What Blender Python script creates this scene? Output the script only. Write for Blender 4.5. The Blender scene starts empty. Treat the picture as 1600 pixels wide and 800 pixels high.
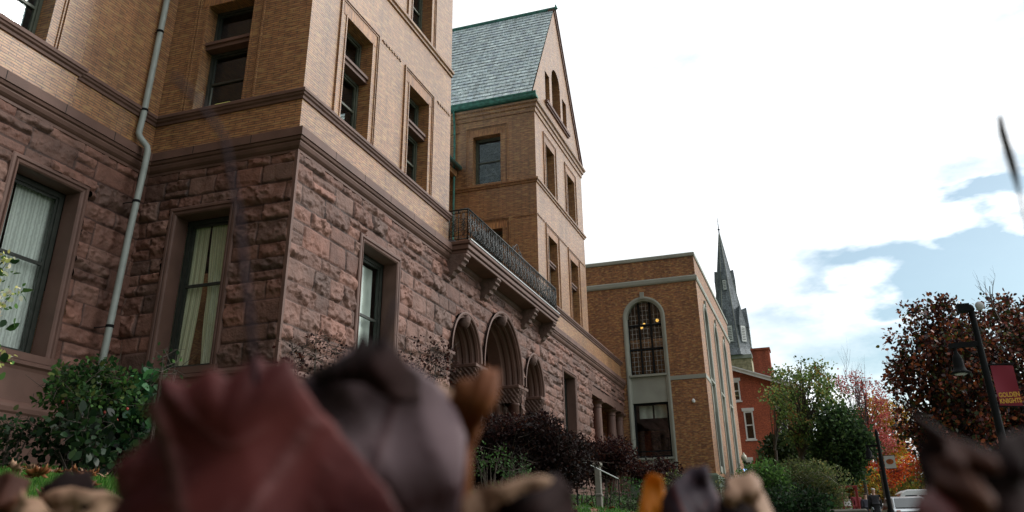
import bpy, math, random
import numpy as np
from mathutils import Vector, Matrix, noise as mnoise
R = math.radians
random.seed(7); rng = np.random.default_rng(7)
S = bpy.context.scene
COL = S.collection

# ------------------------------------------------------------------ camera
cam_d = bpy.data.cameras.new('camera'); cam = bpy.data.objects.new('camera', cam_d); COL.objects.link(cam)
S.camera = cam
rt = Vector((0.331138, -0.943495, -0.012865)); up = Vector((-0.38501, -0.14755, 0.911041)); fw = Vector((0.861461, 0.296727, 0.412114))
cam.matrix_world = Matrix(((rt.x, up.x, -fw.x, 0), (rt.y, up.y, -fw.y, 0), (rt.z, up.z, -fw.z, 0), (0, 0, 0, 1)))
cam_d.sensor_width = 36; cam_d.lens = 1315.294 / 1600 * 36; cam_d.shift_y = -133 / 1600
cam_d.clip_start = 0.02; cam_d.clip_end = 3000
cam_d.dof.use_dof = True; cam_d.dof.focus_distance = 20; cam_d.dof.aperture_fstop = 7.5

# ------------------------------------------------------------------ world, sun, exposure
SUN_EL, SUN_AZ = 35, -54          # azimuth measured from +X towards +Y
sdir = Vector((math.cos(R(SUN_EL)) * math.cos(R(SUN_AZ)), math.cos(R(SUN_EL)) * math.sin(R(SUN_AZ)), math.sin(R(SUN_EL))))
W = bpy.data.worlds.new('World'); S.world = W; W.use_nodes = True
nt = W.node_tree; nt.nodes.clear()
def N(nt, t, **k):
    n = nt.nodes.new(t)
    for a, b in k.items():
        if a.startswith('i_'):
            n.inputs[a[2:].replace('_', ' ')].default_value = b
        else: setattr(n, a, b)
    return n
def L(nt, a, b): nt.links.new(a, b)
def math_n(nt, op, a, b=None, clamp=False):
    n = N(nt, 'ShaderNodeMath', operation=op, use_clamp=clamp)
    for i, v in enumerate((a, b)):
        if v is None: continue
        if isinstance(v, (int, float)): n.inputs[i].default_value = v
        else: L(nt, v, n.inputs[i])
    return n.outputs[0]
def ramp_n(nt, fac, stops, interp='LINEAR'):
    n = N(nt, 'ShaderNodeValToRGB'); n.color_ramp.interpolation = interp
    e = n.color_ramp.elements
    while len(e) < len(stops): e.new(0.5)
    for q, (p, c) in zip(e, stops):
        q.position = p; q.color = (c, c, c, 1) if isinstance(c, (int, float)) else (*c, 1)
    L(nt, fac, n.inputs[0]); return n.outputs[0]
sky = N(nt, 'ShaderNodeTexSky', sky_type='NISHITA', sun_disc=False)
sky.sun_elevation = R(SUN_EL); sky.sun_rotation = R(90 - SUN_AZ)
sky.altitude = 100; sky.air_density = 1.0; sky.dust_density = 1.5
tc = N(nt, 'ShaderNodeTexCoord')
mp = N(nt, 'ShaderNodeMapping'); mp.inputs['Scale'].default_value = (1.0, 1.0, 2.6)
L(nt, tc.outputs['Generated'], mp.inputs['Vector'])
n1 = N(nt, 'ShaderNodeTexNoise'); n1.inputs['Scale'].default_value = 5.0; n1.inputs['Detail'].default_value = 8; n1.inputs['Roughness'].default_value = 0.6
L(nt, mp.outputs[0], n1.inputs['Vector'])
def lobe(d, lo, hi):
    v = N(nt, 'ShaderNodeVectorMath', operation='DOT_PRODUCT'); v.inputs[1].default_value = Vector(d).normalized()
    nv = N(nt, 'ShaderNodeVectorMath', operation='NORMALIZE'); L(nt, tc.outputs['Generated'], nv.inputs[0]); L(nt, nv.outputs[0], v.inputs[0])
    m = N(nt, 'ShaderNodeMapRange', interpolation_type='SMOOTHSTEP'); m.inputs['From Min'].default_value = lo; m.inputs['From Max'].default_value = hi
    L(nt, v.outputs['Value'], m.inputs['Value']); return m.outputs[0]
# where the cloud deck thins out (low over the street) noise opens blue gaps
n2 = N(nt, 'ShaderNodeTexNoise'); n2.inputs['Scale'].default_value = 7.0; n2.inputs['Detail'].default_value = 5; L(nt, mp.outputs[0], n2.inputs['Vector'])
wv = N(nt, 'ShaderNodeVectorMath', operation='SUBTRACT'); L(nt, n2.outputs['Color'], wv.inputs[0]); wv.inputs[1].default_value = (.5, .5, .5)
ws = N(nt, 'ShaderNodeVectorMath', operation='SCALE'); ws.inputs['Scale'].default_value = .28; L(nt, wv.outputs[0], ws.inputs[0])
wa = N(nt, 'ShaderNodeVectorMath', operation='ADD'); L(nt, tc.outputs['Generated'], wa.inputs[0]); L(nt, ws.outputs[0], wa.inputs[1])
nvw = N(nt, 'ShaderNodeVectorMath', operation='NORMALIZE'); L(nt, wa.outputs[0], nvw.inputs[0])
def patch(d, w_, h_, amt):
    """soft elliptical thinning of the deck round direction d (w_, h_: half-widths, radians)"""
    d = Vector(d).normalized(); rgt = d.cross(Vector((0, 0, 1))).normalized(); u_ = rgt.cross(d)
    def dot(v):
        nv = nvw
        q = N(nt, 'ShaderNodeVectorMath', operation='DOT_PRODUCT'); q.inputs[1].default_value = v; L(nt, nv.outputs[0], q.inputs[0]); return q.outputs['Value']
    a = math_n(nt, 'POWER', math_n(nt, 'ABSOLUTE', math_n(nt, 'DIVIDE', dot(rgt), w_)), 2.0); c = math_n(nt, 'POWER', math_n(nt, 'ABSOLUTE', math_n(nt, 'DIVIDE', dot(u_), h_)), 2.0)
    e = math_n(nt, 'SUBTRACT', 1.0, math_n(nt, 'ADD', a, c), True); f = math_n(nt, 'GREATER_THAN', dot(d), 0.0)
    return math_n(nt, 'MULTIPLY', math_n(nt, 'MULTIPLY', e, f), amt)
thin = None
for args in (((0.956, -0.115, 0.272), .17, .055, .75), ((0.94, -0.21, 0.268), .19, .062, .9), ((.85, -.24, .47), .13, .07, .36), ((.97, -.05, .18), .24, .06, .50), ((.90, -.22, .345), .12, .05, .28)):
    p = patch(*args); thin = p if thin is None else math_n(nt, 'MAXIMUM', thin, p)
cov = math_n(nt, 'SUBTRACT', math_n(nt, 'MULTIPLY', math_n(nt, 'SUBTRACT', n1.outputs['Fac'], 0.5), 1.1), thin)
cloud = ramp_n(nt, math_n(nt, 'ADD', cov, 0.6), [(-0.1, 0.10), (0.28, 0.5), (0.66, 1.0)], 'LINEAR')
glow = lobe(sdir, 0.0, 0.85)
cb = math_n(nt, 'ADD', math_n(nt, 'MULTIPLY', glow, 2.0), 0.18)
sh = ramp_n(nt, n1.outputs['Fac'], [(0.3, 0.86), (0.6, 1.06)])
cb = math_n(nt, 'MULTIPLY', cb, sh)
ccol = N(nt, 'ShaderNodeMix', data_type='RGBA', blend_type='MULTIPLY'); ccol.inputs[0].default_value = 1
ccol.inputs[6].default_value = (0.965, 0.985, 1.0, 1); L(nt, cb, ccol.inputs[7])
skm = N(nt, 'ShaderNodeVectorMath', operation='SCALE'); skm.inputs['Scale'].default_value = 0.15; skt = N(nt, 'ShaderNodeMix', data_type='RGBA', blend_type='MULTIPLY'); skt.inputs[0].default_value = 1; L(nt, sky.outputs[0], skt.inputs[6]); skt.inputs[7].default_value = (.86, 1.0, .93, 1)
L(nt, skt.outputs[2], skm.inputs[0])
mx = N(nt, 'ShaderNodeMix', data_type='RGBA'); L(nt, cloud, mx.inputs[0]); L(nt, skm.outputs[0], mx.inputs[6]); L(nt, ccol.outputs[2], mx.inputs[7])
bg = N(nt, 'ShaderNodeBackground'); bg.inputs['Strength'].default_value = 1.0; L(nt, mx.outputs[2], bg.inputs['Color'])
wo = N(nt, 'ShaderNodeOutputWorld'); L(nt, bg.outputs[0], wo.inputs[0])
sl = bpy.data.lights.new('sun', 'SUN'); sl.energy = 1.5; sl.angle = R(14); sl.color = (1.0, 0.96, 0.9)
so = bpy.data.objects.new('sun', sl); COL.objects.link(so); so.rotation_euler = sdir.to_track_quat('Z', 'Y').to_euler()
S.view_settings.view_transform = 'Standard'; S.view_settings.look = 'None'; S.view_settings.exposure = -0.18; S.view_settings.gamma = 1
S.view_settings.use_curve_mapping = False
S.cycles.max_bounces = 6; S.cycles.diffuse_bounces = 3; S.cycles.transparent_max_bounces = 12; S.cycles.use_denoising = True

# ------------------------------------------------------------------ materials
MATS = {}
def newmat(name):
    m = bpy.data.materials.new(name); m.use_nodes = True; MATS[name] = m
    return m, m.node_tree, m.node_tree.nodes['Principled BSDF']
def simple(name, col, rough=0.6, metal=0, var=0.15, scale=3.0, bump=0.0, bscale=40, spec=0.5, attr=False):
    """one-coloured surface with noise mottling, optional per-vertex tint attribute"""
    m, nt, b = newmat(name)
    tc = N(nt, 'ShaderNodeTexCoord')
    n = N(nt, 'ShaderNodeTexNoise'); n.inputs['Scale'].default_value = scale; n.inputs['Detail'].default_value = 6
    L(nt, tc.outputs['Object'], n.inputs['Vector'])
    f = ramp_n(nt, n.outputs['Fac'], [(0.3, 1 - var), (0.7, 1 + var)])
    mul = N(nt, 'ShaderNodeMix', data_type='RGBA', blend_type='MULTIPLY'); mul.inputs[0].default_value = 1
    mul.inputs[6].default_value = (*col, 1); L(nt, f, mul.inputs[7])
    out = mul.outputs[2]
    if attr:
        a = N(nt, 'ShaderNodeAttribute', attribute_name='tint')
        m2 = N(nt, 'ShaderNodeMix', data_type='RGBA', blend_type='MULTIPLY'); m2.inputs[0].default_value = 1
        L(nt, out, m2.inputs[6]); L(nt, a.outputs['Color'], m2.inputs[7]); out = m2.outputs[2]
    L(nt, out, b.inputs['Base Color'])
    b.inputs['Roughness'].default_value = rough; b.inputs['Metallic'].default_value = metal
    b.inputs['Specular IOR Level'].default_value = spec
    if bump:
        n2 = N(nt, 'ShaderNodeTexNoise'); n2.inputs['Scale'].default_value = bscale; n2.inputs['Detail'].default_value = 4
        L(nt, tc.outputs['Object'], n2.inputs['Vector'])
        bp = N(nt, 'ShaderNodeBump'); bp.inputs['Strength'].default_value = bump; bp.inputs['Distance'].default_value = 0.02
        L(nt, n2.outputs['Fac'], bp.inputs['Height']); L(nt, bp.outputs[0], b.inputs['Normal'])
    return m
def brickmat(name, c1, c2, mortar, bw, bh, ms, rough=0.55, bump=0.5, spot=None, swap=False, big=0.2, spec=0.5):
    m, nt, b = newmat(name)
    uv = N(nt, 'ShaderNodeUVMap'); uv.uv_map = 'UVMap'
    src = uv.outputs[0]
    if swap:
        s = N(nt, 'ShaderNodeSeparateXYZ'); L(nt, src, s.inputs[0]); cmb = N(nt, 'ShaderNodeCombineXYZ')
        L(nt, s.outputs[1], cmb.inputs[0]); L(nt, s.outputs[0], cmb.inputs[1]); src = cmb.outputs[0]
    br = N(nt, 'ShaderNodeTexBrick'); L(nt, src, br.inputs['Vector'])
    br.inputs['Scale'].default_value = 1; br.inputs['Brick Width'].default_value = bw; br.inputs['Row Height'].default_value = bh
    br.inputs['Mortar Size'].default_value = ms; br.inputs['Mortar Smooth'].default_value = 0.3; br.inputs['Bias'].default_value = 0.0
    br.inputs['Color1'].default_value = (*c1, 1); br.inputs['Color2'].default_value = (*c2, 1); br.inputs['Mortar'].default_value = (*mortar, 1)
    # per-brick-ish streaks: noise stretched along the course
    mp = N(nt, 'ShaderNodeMapping'); mp.inputs['Scale'].default_value = (1.7 / bw, 0.95 / bh, 1); L(nt, src, mp.inputs[0])
    n = N(nt, 'ShaderNodeTexNoise'); n.inputs['Scale'].default_value = 1.0; n.inputs['Detail'].default_value = 2; L(nt, mp.outputs[0], n.inputs['Vector'])
    f1 = ramp_n(nt, n.outputs['Fac'], [(0.3, 0.62), (0.72, 1.3)])
    n2 = N(nt, 'ShaderNodeTexNoise'); n2.inputs['Scale'].default_value = 0.55; n2.inputs['Detail'].default_value = 6; L(nt, src, n2.inputs['Vector'])
    f2 = ramp_n(nt, n2.outputs['Fac'], [(0.3, 1 - big), (0.7, 1 + big)])
    f = math_n(nt, 'MULTIPLY', f1, f2)
    mp4 = N(nt, 'ShaderNodeMapping'); mp4.inputs['Scale'].default_value = (2.2, .16, 1); L(nt, src, mp4.inputs[0])
    n4 = N(nt, 'ShaderNodeTexNoise'); n4.inputs['Scale'].default_value = 1.0; n4.inputs['Detail'].default_value = 5; L(nt, mp4.outputs[0], n4.inputs['Vector'])
    f = math_n(nt, 'MULTIPLY', f, ramp_n(nt, n4.outputs['Fac'], [(0.32, .74), (0.5, 1.0), (0.75, 1.08)]))
    mul = N(nt, 'ShaderNodeMix', data_type='RGBA', blend_type='MULTIPLY'); mul.inputs[0].default_value = 1
    L(nt, br.outputs['Color'], mul.inputs[6]); L(nt, f, mul.inputs[7]); out = mul.outputs[2]
    if spot:
        n3 = N(nt, 'ShaderNodeTexNoise'); n3.inputs['Scale'].default_value = 1.0; n3.inputs['Detail'].default_value = 0
        mp3 = N(nt, 'ShaderNodeMapping'); mp3.inputs['Scale'].default_value = (1 / bw, 1 / bh, 1); mp3.inputs['Location'].default_value = (31, 17, 0); L(nt, src, mp3.inputs[0]); L(nt, mp3.outputs[0], n3.inputs['Vector'])
        sm = ramp_n(nt, n3.outputs['Fac'], [(0.58, 0.0), (0.68, 1.0)])
        m3 = N(nt, 'ShaderNodeMix', data_type='RGBA'); L(nt, math_n(nt, 'MULTIPLY', sm, spot[1]), m3.inputs[0]); L(nt, out, m3.inputs[6]); m3.inputs[7].default_value = (*spot[0], 1); out = m3.outputs[2]
    L(nt, out, b.inputs['Base Color']); b.inputs['Roughness'].default_value = rough; b.inputs['Specular IOR Level'].default_value = spec
    bp = N(nt, 'ShaderNodeBump'); bp.inputs['Strength'].default_value = bump; bp.inputs['Distance'].default_value = 0.006
    L(nt, math_n(nt, 'ADD', math_n(nt, 'MULTIPLY', br.outputs['Fac'], -1.0), math_n(nt, 'MULTIPLY', n.outputs['Fac'], 0.8)), bp.inputs['Height']); L(nt, bp.outputs[0], b.inputs['Normal'])
    return m
brickmat('roman_brick', (0.44, 0.212, 0.080), (0.345, 0.148, 0.060), (0.10, 0.065, 0.045), 0.36, 0.062, 0.009, rough=0.42, spot=((0.50, 0.31, 0.12), 0.5), big=0.22, spec=0.8)
brickmat('roman_brick_upright', (0.45, 0.22, 0.085), (0.33, 0.14, 0.06), (0.17, 0.10, 0.06), 0.5, 0.07, 0.007, rough=0.45, swap=True)
brickmat('orange_brick', (0.42, 0.175, 0.06), (0.24, 0.095, 0.045), (0.25, 0.18, 0.12), 0.24, 0.085, 0.008, rough=0.6, spot=((0.55, 0.34, 0.13), 0.55), big=0.12)
brickmat('red_brick', (0.50, 0.115, 0.05), (0.38, 0.085, 0.04), (0.25, 0.11, 0.08), 0.22, 0.075, 0.008, rough=0.8)
brickmat('slate', (0.70, 0.80, 0.78), (0.58, 0.69, 0.71), (0.05, 0.06, 0.06), 0.42, 0.27, 0.010, rough=0.45, bump=1.0, spot=((0.36, 0.42, 0.50), 0.6), big=0.1)
brickmat('spire_slate', (0.25, 0.28, 0.30), (0.19, 0.215, 0.235), (0.07, 0.07, 0.08), 0.5, 0.4, 0.02, rough=0.6, big=0.25)
brickmat('yellow_stone', (0.50, 0.42, 0.26), (0.40, 0.34, 0.21), (0.45, 0.40, 0.30), 0.9, 0.45, 0.02, rough=0.8, big=0.15)
simple('brownstone', (0.182, 0.094, 0.070), 0.66, var=0.28, scale=2.6, bump=0.8, bscale=22, attr=True, spec=0.4)
simple('brownstone_smooth', (0.148, 0.080, 0.061), 0.6, var=0.2, scale=1.6, bump=0.15, bscale=50, spec=0.4)
simple('carved_stone', (0.16, 0.10, 0.082), 0.7, var=0.3, scale=5, bump=1.0, bscale=14, spec=0.3)
simple('limestone', (0.34, 0.35, 0.30), 0.75, var=0.12, scale=1.2, bump=0.1)
simple('limestone_green', (0.13, 0.17, 0.12), 0.8, var=0.3, scale=1.5)
simple('copper', (0.045, 0.17, 0.135), 0.55, var=0.45, scale=6)
simple('dark_copper', (0.05, 0.10, 0.085), 0.5, var=0.3, scale=5)
simple('pipe_paint', (0.33, 0.36, 0.33), 0.5, var=0.12, scale=4)
simple('dark_wood', (0.035, 0.04, 0.033), 0.4, var=0.25, scale=6)
simple('green_frame', (0.075, 0.085, 0.062), 0.45, var=0.25, scale=6)
simple('iron', (0.018, 0.022, 0.021), 0.3, metal=0.3, var=0.3)
simple('pale_metal', (0.55, 0.56, 0.55), 0.35, var=0.05)
simple('white_paint', (0.78, 0.79, 0.77), 0.5, var=0.05)
simple('plain_roof', (0.10, 0.10, 0.105), 0.8, var=0.2)
simple('dark_interior', (0.02, 0.018, 0.016), 0.9, var=0.1)
simple('bark', (0.075, 0.058, 0.045), 0.85, var=0.35, scale=9, bump=0.8, bscale=18)
simple('pale_bark', (0.30, 0.28, 0.22), 0.8, var=0.3, scale=9)
simple('asphalt', (0.05, 0.05, 0.052), 0.85, var=0.2, scale=8, bump=0.3, bscale=90)
simple('concrete', (0.26, 0.245, 0.21), 0.85, var=0.15, scale=2, bump=0.2, bscale=60)
simple('soil', (0.045, 0.038, 0.022), 0.95, var=0.3, scale=4, bump=0.6)
simple('black_metal', (0.012, 0.013, 0.014), 0.8, metal=0.0, spec=.15, var=0.2)
def glassmat():
    m, nt, b = newmat('glass')
    nt.nodes.remove(b); o = nt.nodes['Material Output']
    ge = N(nt, 'ShaderNodeNewGeometry'); dp = N(nt, 'ShaderNodeVectorMath', operation='DOT_PRODUCT'); L(nt, ge.outputs['Incoming'], dp.inputs[0]); L(nt, ge.outputs['True Normal'], dp.inputs[1])
    ic = math_n(nt, 'SUBTRACT', 1.0, math_n(nt, 'ABSOLUTE', dp.outputs['Value'])); fres = math_n(nt, 'ADD', math_n(nt, 'MULTIPLY', math_n(nt, 'POWER', ic, 5.0), .9), .075)
    t = N(nt, 'ShaderNodeBsdfTransparent'); t.inputs['Color'].default_value = (0.80, 0.84, 0.80, 1)
    g = N(nt, 'ShaderNodeBsdfGlossy'); g.inputs['Roughness'].default_value = 0.02; g.inputs['Color'].default_value = (0.8, 0.85, 0.87, 1)
    ms = N(nt, 'ShaderNodeMixShader'); L(nt, fres, ms.inputs[0]); L(nt, t.outputs[0], ms.inputs[1]); L(nt, g.outputs[0], ms.inputs[2]); L(nt, ms.outputs[0], o.inputs[0])
glassmat()
def clothmat(name, col, wave=26, tr=0.35):
    m, nt, b = newmat(name)
    o = nt.nodes['Material Output']; uv = N(nt, 'ShaderNodeUVMap'); uv.uv_map = 'UVMap'
    w = N(nt, 'ShaderNodeTexWave'); w.inputs['Scale'].default_value = wave / 6.28; w.inputs['Distortion'].default_value = 2.5; w.inputs['Detail'].default_value = 3; w.inputs['Detail Scale'].default_value = 3
    L(nt, uv.outputs[0], w.inputs['Vector'])
    f = ramp_n(nt, w.outputs['Fac'], [(0.0, 0.72), (1.0, 1.05)])
    mul = N(nt, 'ShaderNodeMix', data_type='RGBA', blend_type='MULTIPLY'); mul.inputs[0].default_value = 1; mul.inputs[6].default_value = (*col, 1); L(nt, f, mul.inputs[7])
    L(nt, mul.outputs[2], b.inputs['Base Color']); b.inputs['Roughness'].default_value = 0.9
    b.inputs['Specular IOR Level'].default_value = 0.1
clothmat('white_curtain', (0.92, 0.95, 0.94)); clothmat('lace_curtain', (0.97, 0.93, 0.68), 60); clothmat('pale_shade', (0.85, 0.90, 0.88), 4); clothmat('sky_reflection', (0.42, 0.52, 0.60), 4)
def leafmat(name, col=(1, 1, 1), tr=0.35, rough=0.6, spec=0.15):
    m, nt, b = newmat(name)
    o = nt.nodes['Material Output']; a = N(nt, 'ShaderNodeAttribute', attribute_name='tint')
    mul = N(nt, 'ShaderNodeMix', data_type='RGBA', blend_type='MULTIPLY'); mul.inputs[0].default_value = 1; mul.inputs[6].default_value = (*col, 1); L(nt, a.outputs['Color'], mul.inputs[7])
    L(nt, mul.outputs[2], b.inputs['Base Color']); b.inputs['Roughness'].default_value = rough; b.inputs['Specular IOR Level'].default_value = spec
    t = N(nt, 'ShaderNodeBsdfTranslucent'); L(nt, mul.outputs[2], t.inputs['Color'])
    ms = N(nt, 'ShaderNodeMixShader'); ms.inputs[0].default_value = tr; L(nt, b.outputs[0], ms.inputs[1]); L(nt, t.outputs[0], ms.inputs[2]); L(nt, ms.outputs[0], o.inputs[0])
leafmat('foliage'); leafmat('glossy_foliage', tr=0.2, rough=0.4, spec=.3)
def drymat(name, c1, c2, vein, scale=16, rough=0.45, tr=0.12):
    m, nt, b = newmat(name); o = nt.nodes['Material Output']; tc = N(nt, 'ShaderNodeTexCoord')
    n = N(nt, 'ShaderNodeTexNoise'); n.inputs['Scale'].default_value = scale; n.inputs['Detail'].default_value = 5; L(nt, tc.outputs['Object'], n.inputs['Vector'])
    f = ramp_n(nt, n.outputs['Fac'], [(0.38, 0.0), (0.62, 1.0)])
    mm = N(nt, 'ShaderNodeMix', data_type='RGBA'); L(nt, f, mm.inputs[0]); mm.inputs[6].default_value = (*c1, 1); mm.inputs[7].default_value = (*c2, 1)
    a = N(nt, 'ShaderNodeAttribute', attribute_name='vein')
    m2 = N(nt, 'ShaderNodeMix', data_type='RGBA'); L(nt, a.outputs['Fac'], m2.inputs[0]); L(nt, mm.outputs[2], m2.inputs[6]); m2.inputs[7].default_value = (*vein, 1)
    L(nt, m2.outputs[2], b.inputs['Base Color']); b.inputs['Roughness'].default_value = rough; b.inputs['Specular IOR Level'].default_value = .22
    t = N(nt, 'ShaderNodeBsdfTranslucent'); L(nt, m2.outputs[2], t.inputs['Color'])
    ms = N(nt, 'ShaderNodeMixShader'); ms.inputs[0].default_value = tr; L(nt, b.outputs[0], ms.inputs[1]); L(nt, t.outputs[0], ms.inputs[2]); L(nt, ms.outputs[0], o.inputs[0])
drymat('dry_red', (0.055, 0.006, 0.006), (0.145, 0.030, 0.026), (0.24, 0.10, 0.095), scale=26, rough=.5)
drymat('dry_mauve', (0.035, 0.018, 0.021), (0.19, 0.125, 0.135), (0.06, 0.014, 0.014), rough=.55)
drymat('dry_orange', (0.14, 0.038, 0.010), (0.22, 0.075, 0.02), (0.30, 0.14, 0.05), rough=.6)
drymat('dry_dark', (0.006, 0.002, 0.002), (0.018, 0.005, 0.004), (0.03, 0.012, 0.01), rough=.95, tr=.05)
drymat('dry_tan', (0.30, 0.17, 0.105), (0.40, 0.25, 0.16), (0.18, 0.08, 0.05), rough=.6)
drymat('dry_brown', (0.035, 0.010, 0.007), (0.095, 0.028, 0.012), (0.18, 0.08, 0.04), rough=.65)
drymat('bright_orange', (0.62, 0.19, 0.01), (0.75, 0.27, 0.015), (0.5, 0.15, 0.02), tr=0.3)
drymat('dry_purple', (0.03, 0.018, 0.028), (0.05, 0.03, 0.038), (0.14, 0.03, 0.02), rough=.7)
def groundmat():
    m, nt, b = newmat('lawn'); tc = N(nt, 'ShaderNodeTexCoord')
    n = N(nt, 'ShaderNodeTexNoise'); n.inputs['Scale'].default_value = 1.2; n.inputs['Detail'].default_value = 9; L(nt, tc.outputs['Object'], n.inputs['Vector'])
    c = ramp_n(nt, n.outputs['Fac'], [(0.3, (0.018, 0.035, 0.008)), (0.6, (0.045, 0.10, 0.018)), (0.75, (0.08, 0.12, 0.03))])
    L(nt, c, b.inputs['Base Color']); b.inputs['Roughness'].default_value = 0.9
    n2 = N(nt, 'ShaderNodeTexNoise'); n2.inputs['Scale'].default_value = 40; L(nt, tc.outputs['Object'], n2.inputs['Vector'])
    bp = N(nt, 'ShaderNodeBump'); bp.inputs['Distance'].default_value = 0.05; L(nt, n2.outputs['Fac'], bp.inputs['Height']); L(nt, bp.outputs[0], b.inputs['Normal'])
groundmat()
def emis(name, col, s):
    m, nt, b = newmat(name); b.inputs['Base Color'].default_value = (*col, 1); b.inputs['Emission Color'].default_value = (*col, 1); b.inputs['Emission Strength'].default_value = s
emis('warm_lamp', (1.0, 0.55, 0.12), 1.6); emis('blue_lamp', (0.35, 0.55, 1.0), 4.0); emis('glowing_paper', (0.75, 0.72, 0.2), 0.5)

# ------------------------------------------------------------------ mesh helpers
def origin(o):
    v = Vector((0, 0, 0))
    while o is not None: v += o.location; o = o.parent
    return v
def linkmesh(name, V, F, m, parent=None, tint=None, uv=None, smooth=False, base=None, vein=None):
    V = np.asarray(V, dtype=np.float64).reshape(-1, 3)
    off = origin(parent) if parent is not None else Vector(base or (0, 0, 0))
    me = bpy.data.meshes.new(name)
    Vl = V - np.array(off)
    if isinstance(F, np.ndarray):
        n, k = F.shape
        me.vertices.add(len(V)); me.vertices.foreach_set('co', Vl.astype(np.float32).ravel())
        me.loops.add(n * k); me.loops.foreach_set('vertex_index', F.astype(np.int32).ravel())
        me.polygons.add(n); me.polygons.foreach_set('loop_start', np.arange(0, n * k, k, dtype=np.int32)); me.polygons.foreach_set('loop_total', np.full(n, k, dtype=np.int32))
        me.update(calc_edges=True)
    else:
        me.from_pydata(Vl.tolist(), [], F)
    me.validate(); me.update()
    # box-projected UVs in metres unless given per vertex
    ul = me.uv_layers.new(name='UVMap'); nl = len(me.loops)
    li = np.zeros(nl, dtype=np.int32); me.loops.foreach_get('vertex_index', li)
    if uv is not None:
        ul.data.foreach_set('uv', np.asarray(uv, dtype=np.float32)[li].ravel())
    else:
        nn = np.zeros(len(me.polygons) * 3, dtype=np.float32); me.polygons.foreach_get('normal', nn); nn = np.abs(nn.reshape(-1, 3))
        lt = np.zeros(len(me.polygons), dtype=np.int32); me.polygons.foreach_get('loop_total', lt)
        pn = np.repeat(nn, lt, axis=0); P = V[li]
        ax = np.argmax(pn, axis=1); u = np.where(ax == 0, P[:, 1], P[:, 0]); v = np.where(ax == 2, P[:, 1], P[:, 2])
        ul.data.foreach_set('uv', np.stack([u, v], 1).astype(np.float32).ravel())
    if tint is not None:
        a = me.color_attributes.new('tint', 'FLOAT_COLOR', 'POINT'); t = np.ones((len(V), 4), dtype=np.float32); t[:, :3] = tint; a.data.foreach_set('color', t.ravel())
    if vein is not None:
        a = me.attributes.new('vein', 'FLOAT', 'POINT'); a.data.foreach_set('value', np.asarray(vein, dtype=np.float32))
    if smooth: me.polygons.foreach_set('use_smooth', np.ones(len(me.polygons), dtype=bool))
    me.materials.append(MATS[m]); o = bpy.data.objects.new(name, me); COL.objects.link(o)
    if parent is not None: o.parent = parent
    else: o.location = off
    return o
class MB:
    def __init__(s): s.v = []; s.f = []
    def quad(s, a, b, c, d): i = len(s.v); s.v += [a, b, c, d]; s.f.append((i, i + 1, i + 2, i + 3)); return s
    def poly(s, pts): i = len(s.v); s.v += list(pts); s.f.append(tuple(range(i, i + len(pts)))); return s
    def box(s, x0, y0, z0, x1, y1, z1):
        i = len(s.v)
        s.v += [(x0, y0, z0), (x1, y0, z0), (x1, y1, z0), (x0, y1, z0), (x0, y0, z1), (x1, y0, z1), (x1, y1, z1), (x0, y1, z1)]
        s.f += [(i, i + 3, i + 2, i + 1), (i + 4, i + 5, i + 6, i + 7), (i, i + 1, i + 5, i + 4), (i + 1, i + 2, i + 6, i + 5), (i + 2, i + 3, i + 7, i + 6), (i + 3, i, i + 4, i + 7)]; return s
    def bevbox(s, x0, y0, z0, x1, y1, z1, b=0.01):
        # chamfered box: loft of shrunk rings
        rings = [(b, 0), (0, b)]; zs = [(z0, b), (z0 + b, 0), (z1 - b, 0), (z1, b)]
        base = len(s.v)
        for z, k in zs:
            a0, a1, c0, c1 = x0 + k, x1 - k, y0 + k, y1 - k; q = b * 0.99
            s.v += [(a0 + q, c0, z), (a1 - q, c0, z), (a1, c0 + q, z), (a1, c1 - q, z), (a1 - q, c1, z), (a0 + q, c1, z), (a0, c1 - q, z), (a0, c0 + q, z)]
        for r in range(3):
            for k in range(8):
                i = base + r * 8; s.f.append((i + k, i + (k + 1) % 8, i + 8 + (k + 1) % 8, i + 8 + k))
        s.f.append(tuple(base + k for k in range(7, -1, -1))); s.f.append(tuple(base + 24 + k for k in range(8))); return s
    def tube(s, pts, r, n=8, cap=True):
        pts = [Vector(p) for p in pts]; rr = r if isinstance(r, (list, tuple)) else [r] * len(pts)
        base = len(s.v); prev = None
        for k, p in enumerate(pts):
            t = (pts[min(k + 1, len(pts) - 1)] - pts[max(k - 1, 0)]).normalized()
            if prev is None:
                a = Vector((0, 0, 1)) if abs(t.z) < 0.9 else Vector((1, 0, 0)); u = t.cross(a).normalized()
            else:
                u = (prev - t * prev.dot(t)).normalized()
            prev = u; w = t.cross(u)
            for q in range(n):
                a = 2 * math.pi * q / n; s.v.append(tuple(p + (u * math.cos(a) + w * math.sin(a)) * rr[k]))
        for k in range(len(pts) - 1):
            for q in range(n):
                i = base + k * n; s.f.append((i + q, i + (q + 1) % n, i + n + (q + 1) % n, i + n + q))
        if cap:
            s.f.append(tuple(base + q for q in range(n - 1, -1, -1))); i = base + (len(pts) - 1) * n; s.f.append(tuple(i + q for q in range(n)))
        return s
    def lathe(s, c, prof, n=16, sx=1, sy=1):
        base = len(s.v)
        for r, z in prof:
            for q in range(n): a = 2 * math.pi * q / n; s.v.append((c[0] + r * math.cos(a) * sx, c[1] + r * math.sin(a) * sy, c[2] + z))
        for k in range(len(prof) - 1):
            for q in range(n): i = base + k * n; s.f.append((i + q, i + (q + 1) % n, i + n + (q + 1) % n, i + n + q))
        s.f.append(tuple(base + q for q in range(n - 1, -1, -1))); i = base + (len(prof) - 1) * n; s.f.append(tuple(i + q for q in range(n))); return s
    def build(s, name, m, parent=None, smooth=False, base=None, **k):
        return linkmesh(name, s.v, s.f, m, parent, smooth=smooth, base=base, **k)
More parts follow.
